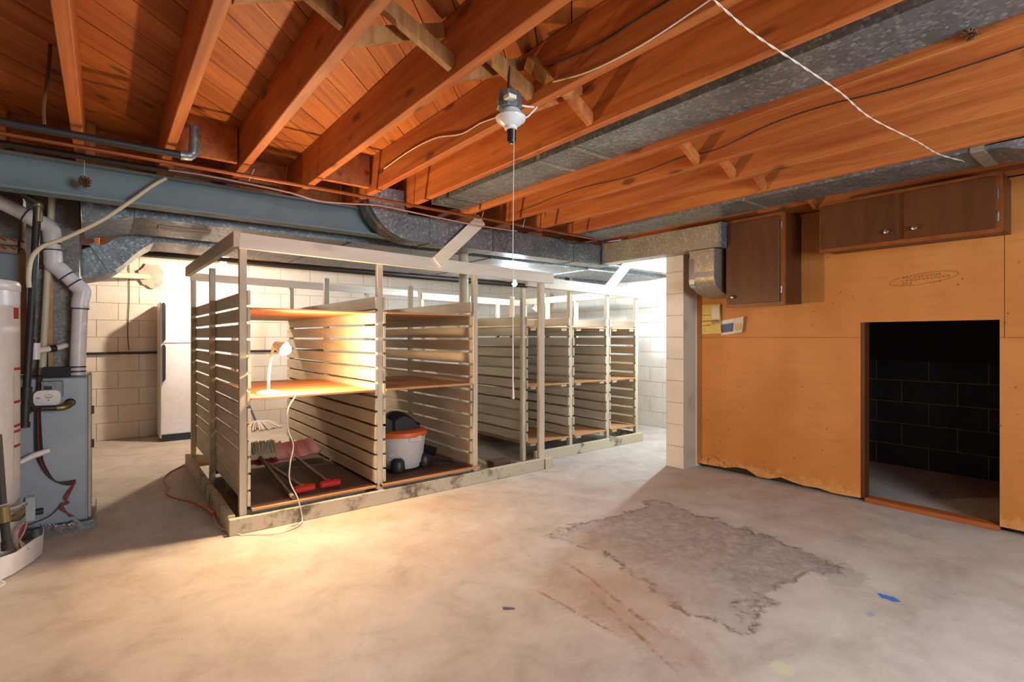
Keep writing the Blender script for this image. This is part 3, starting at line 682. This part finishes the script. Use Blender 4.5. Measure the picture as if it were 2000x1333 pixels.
# far wall odds and ends
tag(MB().tube([(-.6, 7.72, 1.03), (2.6, 7.72, 1.03)], .014, 8).build('wall_conduit', IRON, None, True), 'black conduit running along the far block wall at waist height', 'conduit')
pp = thing('drain_pipe', 'tan pipe stub entering the far block wall through rough mortar', 'pipe', (.3, 7.7, 1.9))
m = MB(); random.seed(3); ring = []
for i in range(22):
    a = 2 * math.pi * i / 22; rr = random.uniform(.85, 1.1); ring.append((.46 + .13 * rr * math.cos(a), 1.975 + .15 * rr * math.sin(a)))
m.prism(ring, 1, 7.70, 7.748).build('mortar_patch', INSUL, pp)
MB().tube([(.02, 7.45, 1.93), (.36, 7.62, 1.955), (.42, 7.72, 1.96)], .035, 12).build('stub', CREAMPVC, pp, True)
tag(MB().tube(curve([(.235, 7.735, 2.1), (.24, 7.735, 1.7), (.225, 7.735, 1.3), (.235, 7.735, 1.06)]), .004, 6).build('cable', WIRE_DK, None, True), 'dark wire hanging down the far block wall beside the refrigerator', 'cable')
for i, (y, z) in enumerate(((6.1, 2.04), (7.0, 2.14))):
    tag(MB().tube([(XL, y, z), (5.875, y, z - .02)], .025, 10).build('drain_pipe', IRON, None, True), ('black pipe crossing the back room just past the trunk ducts', 'black pipe crossing the back room close to the far wall')[i], 'pipe')
# mop
mp = thing('mop', 'string mop with blue handle leaning by the far wall, seen through the rack', 'mop', (1.69, 7.5, 0))
hd = MB(); random.seed(11)
for i in range(46):
    a = random.uniform(-2.6, -.4) if i % 3 else random.uniform(0, 6.28); L = random.uniform(.12, .25)
    e = Vector((1.60 + 1.25 * L * math.cos(a), 7.42 + L * math.sin(a) * .8, .012)); s0 = Vector((1.58, 7.47, .11))
    hd.tube([s0, s0.lerp(e, .5) + Vector((0, 0, .035)), e], [.006, .011, .009], 6)
hd.build('mop_head', ROPE, mp, True)
MB().tube([(1.58, 7.47, .10), (1.50, 7.55, .35)], .014, 8).build('socket', INKBLUE, mp, True); MB().tube([(1.50, 7.55, .35), (1.23, 7.735, 1.25)], .011, 8).build('handle', INKBLUE, mp, True)

# ------------------------------------------------------------------ furnace corner
fu = thing('furnace', 'grey gas furnace with wiring and junction box beside the water heater', 'furnace', (-.37, 4.63, 0))
bo('cabinet', -.66, -.082, 4.29, 4.77, .05, .965, FURN, fu, .004); bo('front_panel', -.655, -.09, 4.278, 4.289, .06, .96, FURN, fu, .002)
bo('side_panel', -.081, -.066, 4.30, 4.75, .06, .975, FURNDK, fu, .002)
for z in (.5, .72): bo('latch', -.066, -.05, 4.33, 4.37, z, z + .05, BLACK, fu)
bo('vent_collar', -.30, -.17, 4.32, 4.42, .966, 1.03, BLACKM, fu)
jb = bo('junction_box', -.302, -.198, 4.235, 4.2775, .85, .95, GALV, fu, .004); bo('connector', -.285, -.25, 4.225, 4.234, .885, .92, BLACK, jb)
MB().lathe([(.022, -.012), (.026, 0), (.026, .012), (.02, .02)], frame(Vector((-.165, 4.262, .808)), (0, -1, 0)), 18).build('grommet', BLACKM, fu, True)
for i in range(5):
    dx = (i - 2) * .005
    pts = [(-.307 + dx, 4.262, .98), (-.315 + dx, 4.255, .78), (-.312 + dx * 1.5, 4.258, .55), (-.30 + dx, 4.262, .45), (-.25 + dx, 4.262, .34 - dx), (-.185, 4.262, .305 + dx), (-.14, 4.27, .305 + dx)]
    MB().tube(curve(pts, 6), .0035, 5).build('wire', WIRE_RED if i == 2 else WIRE_DK, fu, True)
for i, (mx) in enumerate((.0, .012, .02)):
    pts = [(-.14, 4.268, .305), (-.175 - mx, 4.258, .22), (-.19 + mx, 4.255, .18), (-.20 - mx, 4.255, .16), (-.165 + mx, 4.26, .09)]
    MB().tube(curve(pts, 6), .003, 5).build('wire', WIRE_RED, fu, True)
MB().tube(curve([(-.20, 4.255, .19), (-.26, 4.25, .12), (-.36, 4.23, .09), (-.44, 4.2, .08)], 6), .003, 5).build('wire', WIRE_DK, fu, True)
dp = thing('drain_pan', 'shallow galvanized pan under the furnace with crumpled foil', 'drain pan', (-.37, 4.63, 0))
bo('pan_floor', -.70, -.045, 4.24, 4.775, 0, .004, GALV, dp)
bo('pan_lip', -.70, -.045, 4.236, 4.242, .004, .055, GALV, dp); bo('pan_lip', -.047, -.041, 4.245, 4.775, .004, .055, GALV, dp)
random.seed(5); fm = MB()
for i in range(9): fm.bar((-.29 + i * .017, 4.228, .02 + random.uniform(0, .03)), (-.27 + i * .017, 4.225, .05 + random.uniform(0, .02)), .03, .012, (random.random(), 1, random.random()))
fm.build('foil_tape', FOIL, dp)
al = thing('gas_alarm', 'white oval alarm mounted in front of the furnace junction box', 'alarm', (-.27, 4.22, .80))
pr = [( -.27 + .062 * (abs(math.cos(t)) ** .5) * (1 if math.cos(t) > 0 else -1), .85 + .048 * (abs(math.sin(t)) ** .6) * (1 if math.sin(t) > 0 else -1)) for t in [2 * math.pi * i / 40 for i in range(40)]]
MB().prism(pr, 1, 4.195, 4.232).build('case', WHITE, al, True, angle=50, bevel=0)
MB().tube([(-.262 + .018 * math.cos(t), 4.194, .862 + .008 * math.sin(t)) for t in [2 * math.pi * i / 20 for i in range(20)]], .0012, 5, True).build('logo_ring', REDINK, al)
bo('logo_bar', -.275, -.25, 4.1935, 4.1945, .851, .854, REDINK, al); bo('logo_bar', -.318, -.303, 4.1935, 4.1945, .85, .856, REDINK, al); MB().ball((-.264, 4.194, .838), .004).build('button', INKBLUE, al, True)
# plenum and return duct behind
pl = thing('furnace_plenum', 'tall galvanized plenum box on top of the furnace', 'duct', (-.28, 4.75, .97))
bo('plenum_box', -.39, -.14, 4.55, 4.98, .970, 1.60, GALVD, pl); bo('plenum_collar', -.395, -.13, 4.54, 4.99, 1.60, 1.66, GALV, pl)
bo('plenum_cap', -.395, -.13, 4.56, 5.028, 1.661, 2.2, GALVD, pl)
rd = thing('return_duct', 'large dull grey return duct panel behind the water heater', 'duct', (-1.0, 5.1, 0))
bo('duct_body', -1.9, -.445, 4.78, 5.3, 0.0, 1.80, FURN, rd); bo('corner_strip', -.444, -.40, 4.76, 4.80, .97, 1.80, PLY, rd)
bo('duct_cap', -1.9, -.445, 4.80, 5.3, 1.802, 2.2, GALVD, rd)
ins = thing('insulation_wrap', 'foil faced insulation strip with red printing above the return duct', 'insulation', (-.95, 4.76, 1.78))
for i, z in enumerate((1.78, 1.835)):
    b = MB().tube([(-1.7, 4.752, z + .025), (-1.0, 4.750, z + .03), (-.45, 4.752, z + .02)], .027, 10).build('wrap_roll', INSUL, ins, True)
    for j in range(14): MB().bar((-.98 + j * .045, 4.7225, z + .035), (-.955 + j * .045, 4.7225, z + .02), .012, .002, (0, 1, 0)).build('printed_mark', REDINK, b)
bo('vertical_strut', -.285, -.262, 4.548-.04, 4.538, .97, 2.0, PLY, pl)
# vent pipe
vp = thing('vent_pipe', 'white plastic vent pipe zigzagging from above down into the furnace', 'pipe', (-.2, 4.45, .97))
PV = [(-.75, 4.45, 2.19), (-.34, 4.45, 1.965), (-.262, 4.45, 1.875), (-.257, 4.45, 1.73), (-.225, 4.45, 1.66), (-.118, 4.45, 1.535), (-.122, 4.45, 1.46), (-.138, 4.45, .97)]
PV = [Vector(p) for p in PV]; R = .042
for a, b in ((0, 1), (2, 3), (4, 5), (6, 7)): MB().tube([PV[a], PV[b]], R, 18).build('pipe_section', PVC, vp, True)
for a, b, mid in ((1, 2, (-.275, 4.45, 1.93)), (3, 4, (-.255, 4.45, 1.69)), (5, 6, (-.112, 4.45, 1.51))):
    A, B, M_ = PV[a], PV[b], Vector(mid)
    da = (A - PV[a - 1]).normalized() * .05; dbb = (PV[b + 1] - B).normalized() * .05
    MB().tube(curve([A - da, A, M_, B, B + dbb], 5), R * 1.13, 18).build('elbow_fitting', PVC, vp, True)
    MB().tube([A - da * 1.12, A - da * .95], R * 1.15, 18).build('primer_ring', PURPLE, vp, True); MB().tube([B + dbb * .95, B + dbb * 1.12], R * 1.15, 18).build('primer_ring', PURPLE, vp, True)
for z in (.99, 1.02): MB().tube([(-.138, 4.45, z), (-.138, 4.45, z + .009)], R * 1.1, 18).build('clamp', IRON, vp, True)
# gas pipe, cream pipe, condensate pipes
gp = thing('gas_pipe', 'black iron gas pipe with drip leg running down past the furnace', 'pipe', (-.36, 4.1, .70))
top, bot = Vector((-.305, 4.1, 1.99)), Vector((-.352, 4.1, .93))
MB().tube([top, bot], .019, 12).build('riser', IRON, gp, True)
MB().tube([(-.30, 4.1, 2.005), (-.55, 3.95, 2.14)], .018, 12).build('upper_run', IRON, gp, True); MB().ball((-.303, 4.1, 2.0), .028).build('elbow', BRASS, gp, True)
MB().tube([(-.302, 4.1, 1.985), (-.305, 4.1, 1.90)], .021, 10).build('yellow_label', BRASS, gp, True)
MB().tube([bot, (-.355, 4.1, .86)], .026, 12).build('union', IRON, gp, True); MB().tube([(-.355, 4.1, .86), (-.357, 4.1, .83)], .02, 12).build('nipple', IRON, gp, True)
MB().tube([(-.357, 4.1, .83), (-.358, 4.1, .775)], .025, 12).build('tee', IRON, gp, True); MB().tube([(-.358, 4.1, .775), (-.36, 4.1, .725)], .019, 12).build('drip_leg', IRON, gp, True)
MB().tube([(-.36, 4.1, .725), (-.361, 4.1, .695)], .025, 12).build('cap', IRON, gp, True)
MB().tube([(-.34, 4.1, .80), (-.30, 4.16, .795), (-.215, 4.17, .79)], .017, 12).build('branch', IRON, gp, True)
MB().tube(curve([(-.225, 4.17, .79), (-.19, 4.175, .792), (-.168, 4.20, .802), (-.163, 4.255, .808)], 5), .02, 12).build('elbow', BRASS, gp, True)
tag(MB().tube([(-.262, 4.48, 2.19), (-.312, 4.48, .975)], .019, 12).build('cream_pipe', CREAMPVC, None, True), 'slim cream plastic pipe standing upright behind the black gas pipe', 'pipe')
cn = thing('condensate_trap', 'white plastic tee and black coupling joined to the plenum front', 'pipe fitting', (-.3, 4.2, 1.08))
MB().tube([(-.325, 4.22, 1.085), (-.325, 4.22, 1.185)], .025, 14).build('tee_body', PVC, cn, True); MB().tube([(-.325, 4.22, 1.185), (-.325, 4.22, 1.205)], .022, 14).build('cap', BLACK, cn, True)
MB().tube([(-.31, 4.22, 1.14), (-.255, 4.25, 1.15)], .018, 12).build('stub', PVC, cn, True); MB().tube([(-.262, 4.245, 1.148), (-.235, 4.26, 1.152)], .022, 12).build('coupling', BLACK, cn, True)
MB().tube([(-.237, 4.26, 1.152), (-.20, 4.30, 1.165), (-.20, 4.548, 1.165)], .017, 12).build('spout', PVC, cn, True)
tag(MB().tube([(-.50, 4.15, .43), (-.395, 4.2, .475), (-.33, 4.22, .507), (-.262, 4.235, .527)], [.015, .015, .019, .017], 12).build('condensate_pipe', PVC, None, True), 'short white pipe slanting across the furnace front toward the water heater', 'pipe')
# water heater
wh = thing('water_heater', 'tall white cylindrical water heater at the picture left edge', 'water heater', (-.615, 3.95, .05))
T = Matrix.Translation((-.615, 3.95, 0)); R = .25
MB().lathe([(R * .96, .03), (R, .05), (R, 1.47)], T, 48).build('tank', WHITE, wh, True, angle=50)
MB().lathe([(R, 1.471), (R * 1.012, 1.475), (R * 1.012, 1.51), (R * .985, 1.525), (R * .8, 1.535)], T, 48).build('top_cap', WHITE, wh, True, angle=50)
MB().lathe([(R * .9, .0), (R * .9, .03)], T, 32).build('base_ring', BLACK, wh)
def skin(name, a0, a1, z0, z1, mat, parent, off=.0015):
    m = MB(); n = 6
    vs = []; 
    for i in range(n + 1):
        a = math.radians(a0 + (a1 - a0) * i / n)
        for z in (z0, z1): vs.append((-.615 + (R + off) * math.cos(a), 3.95 + (R + off) * math.sin(a), z))
    m.add(vs, [(2 * i, 2 * i + 2, 2 * i + 3, 2 * i + 1) for i in range(n)]).build(name, mat, parent, True)
skin('warning_label', -22, -3, .42, 1.06, PAPERW, wh)
for z in (1.04, .86, .73, .70, .62): skin('label_band', -22, -3, z, z + .014, REDINK, wh, .0025)
skin('rating_sticker', -22, -10, 1.32, 1.38, REDINK, wh)
vv = Vector((-.39, 3.83, .25))
MB().tube([(-.45, 3.84, .25), (-.36, 3.80, .255), (-.325, 3.80, .30)], .02, 12).build('valve_body', BRASS, wh, True); MB().box(-.33, -.29, 3.77, 3.83, .23, .36).build('control_box', FURN, wh, bevel=.004)
MB().lathe([(.018, 0), (.018, .03)], frame(Vector((-.29, 3.80, .27)), (1, 0, 0)), 14).build('control_knob', BLACK, wh, True)
MB().lathe([(.012, 0), (.016, .02), (.012, .035)], frame(Vector((-.325, 3.80, .32)), (0, 0, 1)), 14).build('valve_cap', BLACK, wh, True)
for i, mm in enumerate((WIRE_PINK, WIRE_RED, FOIL, WIRE_PINK)):
    MB().tube(curve([(-.32, 3.79, .24), (-.335 - i * .012, 3.77, .18), (-.36 + i * .008, 3.76, .12), (-.345 + i * .01, 3.745, .09)], 6), .0045, 6).build('burner_wire', mm, wh, True)
wp = thing('heater_pan', 'bent white sheet metal pan around the water heater foot', 'drain pan', (-.55, 3.85, 0))
pts = [(-.30, 4.15), (-.275, 4.0), (-.272, 3.90), (-.30, 3.80), (-.36, 3.66), (-.42, 3.58), (-.60, 3.52), (-.80, 3.56)]
m = MB(); vs = []
for i, (x, y) in enumerate(pts): vs += [(x, y, .006), (x + .006, y - .008, .115 + (.01 if i % 2 else 0))]
vs += [(x - .004, y + .003, z) for x, y, z in vs]; n = len(pts)
m.add(vs, [(2 * i, 2 * i + 2, 2 * i + 3, 2 * i + 1) for i in range(n - 1)] + [(2 * n + 2 * i + 1, 2 * n + 2 * i + 3, 2 * n + 2 * i + 2, 2 * n + 2 * i) for i in range(n - 1)] + [(2 * i + 1, 2 * i + 3, 2 * n + 2 * i + 3, 2 * n + 2 * i + 1) for i in range(n - 1)])
m.build('pan_wall', WHITE, wp, True, angle=60); bo('pan_floor', -.86, -.44, 3.68, 4.18, 0, .005, WHITE, wp)
for i in range(3): MB().tube(curve([(-.44, 3.54 - i * .01, .06), (-.40 + i * .01, 3.50, .02), (-.45, 3.47, .012), (-.52, 3.46, .01)], 6), .006, 6).build('loose_tube', PVC if i else IRON, wp, True)
gl = thing('gas_pipe', 'short black pipe with brass tee standing before the water heater foot', 'pipe', (-.37, 3.45, .10))
gx = lambda px, py: ony(px, py, 3.45)
MB().tube([gx(-6, 850), gx(4, 985)], .018, 12).build('riser', IRON, gl, True); MB().tube([gx(5, 990), gx(8, 1020)], .026, 12).build('tee', BRASS, gl, True)
MB().tube([gx(9, 1022), gx(13, 1060)], .018, 12).build('drip_leg', IRON, gl, True); MB().tube([gx(13, 1058), gx(14, 1074)], .022, 12).build('cap', IRON, gl, True)
MB().tube([gx(8, 1000), ony(30, 995, 3.6), ony(48, 985, 3.75)], .013, 12).build('branch', GALV, gl, True)

# ------------------------------------------------------------------ desk lamp on the rack shelf
SH = .8365
BP = ony(558, 683, 3.562)
dl = thing('desk_lamp', 'small cream desk lamp lit on the rack middle shelf', 'lamp', (.865, 3.725, SH))
MB().lathe([(.075, SH), (.077, SH + .008), (.07, SH + .02), (.02, SH + .03)], Matrix.Translation((.865, 3.725, 0)), 32).build('base', CREAM, dl, True)
MB().tube(curve([(.865, 3.725, SH + .02), (.868, 3.722, SH + .15), (.878, 3.70, SH + .26), (.885, 3.655, SH + .335)], 8), .0095, 12).build('stem', CREAM, dl, True)
ax = Vector((.66, -.62, -.38)).normalized()
M = frame(BP - ax * .065, ax)
sh = MB(); sh.lathe([(.016, -.02), (.026, -.015), (.03, 0), (.034, .02), (.044, .045), (.047, .055), (.044, .055), (.032, .022), (.02, .005)], M, 24); sh.build('shade', CREAM, dl, True)
MB().tube([(.885, 3.655, SH + .335), BP - ax * .075], .011, 8).build('joint', CREAM, dl, True)
MB().ball(BP, .034, 18, 12).build('bulb', bulb_mat('desk_bulb', (1, .66, .36), DESK_W, .034), dl, True)
# its cord and the extension cord
pts = [(.93, 3.68, SH + .012), (.965, 3.62, SH + .012), (.99, 3.545, SH + .004), ony(563, 800, 3.52), ony(563, 840, 3.515), ony(573, 870, 3.515), ony(567, 905, 3.512), ony(566, 940, 3.512), ony(582, 975, 3.512), ony(590, 1010, 3.51), Vector((1.01, 3.49, .01)), Vector((.95, 3.43, .008)), Vector((.83, 3.40, .007)), Vector((.70, 3.49, .007)), Vector((.655, 3.52, .007)), Vector((.575, 3.75, .007)), Vector((.585, 4.02, .007))]
MB().tube(curve(pts, 8), .004, 7).build('cord', ROPE, dl, True)['label'] = 'thin white lamp cord drooping to the floor'
pts = [(.585, 4.05, .02), (.56, 4.22, .01), (.50, 4.45, .008), (.42, 4.62, .008), (.38, 4.80, .008), (.41, 4.98, .008), (.40, 5.15, .008), (.40, 5.32, .008), (.46, 5.52, .008), (.55, 5.68, .008), (.60, 5.78, .008)]
ec = thing('extension_cord', 'orange extension cord curling on the floor beside the rack', 'cord', (.48, 4.9, 0))
MB().tube(curve(pts, 8), .0055, 7).build('cord', ORANGE, ec, True); MB().tube([(.588, 4.0, .018), (.57, 4.10, .018)], .014, 8).build('plug_socket', ORANGE, ec, True)

# ------------------------------------------------------------------ tools lying in the rack
FZ = .1375
def shovel(label, px_grip, px_blade, spread):
    g = onz(*px_grip, FZ + .035); b = onz(*px_blade, FZ + .06); d = (b - g).normalized(); s = Vector((d.y, -d.x, 0)).normalized()
    t = thing('snow_shovel', label, 'shovel', ((g.x + b.x) / 2, (g.y + b.y) / 2, FZ), 'red snow shovels lying in the rack')
    MB().tube([g + d * .05, b], [.015, .014], 10).build('handle', HANDLE, t, True)
    m = MB().bar(g - s * .075, g + s * .075, .038, .05, (0, 0, 1)); m.build('grip', RED, t, bevel=.012)
    MB().bar(g, g + d * .07, .045, .04).build('grip_neck', RED, t, bevel=.008)
    n = 12; vs = []; fs = []
    for i in range(n + 1):
        u = -1 + 2 * i / n
        for j in range(7):
            w_ = j / 6; p = b + d * (-.02 + .30 * w_) + s * (u * spread)
            z = .012 + .03 * (1 - w_) ** 2 + .11 * w_ ** 1.5 + .03 * abs(u) ** 3 + .008 * math.cos(u * 12) * (1 - w_ * .5) + .02
            vs.append((p.x, p.y, FZ + z))
    N = len(vs); vs += [(x, y, z - .006) for x, y, z in vs]
    for i in range(n):
        for j in range(6):
            q = (i * 7 + j, (i + 1) * 7 + j, (i + 1) * 7 + j + 1, i * 7 + j + 1); fs += [q, tuple(k_ + N for k_ in reversed(q))]
    rim = [i * 7 for i in range(n + 1)] + [n * 7 + j for j in range(1, 7)] + [i * 7 + 6 for i in range(n - 1, -1, -1)] + [j for j in range(5, 0, -1)]
    fs += [(rim[i], rim[(i + 1) % len(rim)], rim[(i + 1) % len(rim)] + N, rim[i] + N) for i in range(len(rim))]
    MB().add(vs, fs).build('blade', REDDK, t, True, angle=60)
    return t
shovel('red snow shovel in the rack, the one nearer the vacuum', (645, 945), (578, 893), .21)
shovel('red snow shovel in the rack, partly under the push broom', (595, 955), (520, 905), .20)
g, b = onz(572, 972, FZ + .015), onz(508, 893, FZ + .10); d = (b - g).normalized(); s = Vector((d.y, -d.x, 0)).normalized()
br = thing('push_broom', 'worn bristle broom lying on top of the red snow shovels', 'broom', ((g.x + b.x) / 2, (g.y + b.y) / 2, FZ))
MB().tube([g, b], .0135, 10).build('handle', HANDLE, br, True); MB().tube([g - d * .0, g + d * .05], .0145, 10).build('handle_tip', CREAMPVC, br, True)
hb = b + d * .02
MB().bar(hb - s * .125, hb + s * .125, .06, .05).build('broom_head', BRISTLE, br, bevel=.01)
bm_ = MB(); random.seed(2)
for i in range(240):
    u = random.uniform(-.12, .12); w_ = random.uniform(-.03, .03); p = hb + s * u + Vector((0, 0, .02)) + d * w_
    bm_.tube([p, p + Vector((0, 0, .09)) + d * random.uniform(.02, .06) + s * random.uniform(-.015, .015)], [.0035, .0015], 4)
bo_ = bm_.build('bristles', BRISTLE, br); bo_['kind'] = 'stuff'

# ------------------------------------------------------------------ shop vacuum
vc = Vector((1.935, 3.92, FZ)); T = Matrix.Translation(vc) @ Matrix.Diagonal((1.06, 1.06, 1.05, 1))
va = thing('shop_vacuum', 'grey and orange shop vacuum with black motor head in the rack', 'vacuum', tuple(vc))
MB().lathe([(.145, .02), (.15, .03), (.152, .05), (.162, .055), (.185, .25), (.186, .262)], T, 40).build('drum', VACGREY, va, True)
MB().lathe([(.186, .262), (.196, .264), (.198, .285), (.192, .30), (.165, .312), (.13, .316)], T, 40).build('lid', ORANGE, va, True)
pr = [(-.135, .315)] + [(-.135 + .27 * i / 16, .315 + .055 + .10 * math.sin(math.pi * min(1, (i + 3) / 17)) ** .8) for i in range(17)] + [(.135, .315)]
m = MB(); N = len(pr); vs = []
ys = (-.115, -.09, -.03, .04, .10, .125)
for j, y in enumerate(ys):
    kf = (.80, .93, 1, 1, .95, .85)[j]
    for x, z in pr: vs.append((vc.x + x * kf, vc.y + y, vc.z + .315 + (z - .315) * kf))
fs = [tuple(range(N)), tuple(range((len(ys) - 1) * N, len(ys) * N))] + [(j * N + i, j * N + (i + 1) % N, (j + 1) * N + (i + 1) % N, (j + 1) * N + i) for j in range(len(ys) - 1) for i in range(N)]
m.add(vs, fs).build('motor_head', BLACK, va, True, angle=45)
MB().prism([(-.19 + vc.x, .45 + vc.z), (-.175 + vc.x, .315 + vc.z), (-.10 + vc.x, .315 + vc.z), (-.105 + vc.x, .40 + vc.z)], 1, vc.y - .09, vc.y + .08).build('intake_cowl', BLACK, va)
bo('lid_latch', vc.x - .03, vc.x + .08, vc.y - .204, vc.y - .186, vc.z + .24, vc.z + .29, VACGREY, va, .006)
for a in (-125, -35, 55, 145):
    ca = Vector((math.cos(math.radians(a)), math.sin(math.radians(a)), 0)); c = vc + ca * .185
    MB().lathe([(.055, .018), (.058, .03), (.052, .095), (.034, .115), (.024, .12)], Matrix.Translation(c), 16).build('caster_foot', BLACK, va, True)
    MB().lathe([(.018, -.012), (.018, .012)], frame(c + Vector((0, 0, .018)), (ca.y, -ca.x, 0)), 12).build('caster_wheel', BLACKM, va, True)
m = MB(); vs = []
for i in range(5):
    a = math.radians(-158 + 26 * i / 4)
    for z, rr in ((.10, .1685), (.185, .179)): vs.append((vc.x + rr * math.cos(a), vc.y + rr * math.sin(a), vc.z + z))
m.add(vs, [(2 * i, 2 * i + 2, 2 * i + 3, 2 * i + 1) for i in range(4)]).build('label_plate', BLACK, va, True)
a = math.radians(-142); c = Vector((vc.x + .178 * math.cos(a), vc.y + .178 * math.sin(a), vc.z + .15))
Mf = frame(c, (math.cos(a), math.sin(a), .05))
MB().tube([Mf @ Vector((.014 * math.cos(t), .018 * math.sin(t), .001)) for t in [2 * math.pi * i / 16 for i in range(16)]], .005, 5, True).build('label_mark', PORCELAIN, va)
ho = MB(); pts = curve([(2.06, 4.12, FZ + .16), (2.12, 4.12, FZ + .17), (2.22, 4.08, FZ + .10), (2.32, 4.02, FZ + .06)], 24)
ho.tube(pts, [.037 + (.004 if i % 2 else 0) for i in range(len(pts))], 14)
tag(ho.build('vacuum_hose', BLACK, None, True), 'black ribbed hose lying behind the shop vacuum', 'hose')
ln = curve([(2.07, 3.80, FZ + .006), (2.16, 3.86, FZ + .02), (2.25, 3.92, FZ + .006), (2.36, 3.86, FZ + .006), (2.33, 3.75, FZ + .006), (2.20, 3.78, FZ + .02), (2.12, 3.86, FZ + .03), (2.22, 3.97, FZ + .012), (2.35, 3.93, FZ + .006)], 8)
tag(MB().tube(ln, .0045, 6).build('power_cord', BLACKM, None, True), 'tangled black power cord on the rack floor beside the vacuum', 'cord')
# debris in the open third bay
random.seed(9)
tag(bo('brick', 2.80, 3.0, 3.80, 3.90, 0, .075, BRICKM, None, .004), 'dirty brown brick on the floor of the open rack bay', 'brick')
for i, (p, q, lab) in enumerate((((2.92, 4.20, .014), (3.13, 3.80, .014), 'thin grey stick lying beside the brick in the rack bay'), ((2.60, 4.3, .015), (2.78, 3.98, .015), 'short grey stick lying behind the brick near the column'), ((2.72, 3.98, .09), (2.84, 3.93, .02), 'short broken stick tilted up behind the brick in the rack bay'))):
    tag(MB().bar(p, q, .035, .025).build('stick', BRISTLE), lab, 'stick')
tag(MB().add([(1.40, 1.83, .002), (1.44, 1.80, .002), (1.45, 1.81, .002), (1.41, 1.845, .004), (1.40, 1.83, .001), (1.44, 1.80, .001), (1.45, 1.81, .001), (1.41, 1.845, .003)], [(0, 1, 2, 3), (7, 6, 5, 4)]).build('tape_scrap', INKBLUE), 'tiny blue-grey tape scrap on the bare concrete floor', 'scrap')

# ------------------------------------------------------------------ bare bulbs that light the cellar
def bare_bulb(p, watts, col, label, r=.03):
    p = Vector(p); t = thing('ceiling_bulb', label, 'light bulb', tuple(p))
    MB().lathe([(.018, .028), (.02, .06), (.05, .065), (.055, .085)], Matrix.Translation(p), 16).build('socket', PORCELAIN, t, True)
    MB().tube([p + Vector((0, 0, .085)), (p.x, p.y, PZ - .002)], .006, 6).build('stem', IRON, t, True)
    MB().ball(p, r, 16, 10).build('bulb', bulb_mat('bulb_%d' % int(p.x * 100), col, watts, r), t, True)
bare_bulb((1.06, 6.6, 2.06), BACK_W, (1, .84, .66), 'bare glowing bulb above the refrigerator end of the back room')
bare_bulb((3.946, 4.93, 1.873), MID_W, (.68, .84, 1), 'bare cool white bulb above the bare three-bay rack')
bare_bulb((5.2, 3.31, 2.02), CORNER_W, (.68, .84, 1), 'bare bulb hidden in the corner behind the block pillar')
bare_bulb((.75, -.75, 2.12), NEAR_FILL_W, (1, .93, .84), 'added fill bulb hanging over the near floor behind the viewer')  # unseen bulb, added to brighten the near floor
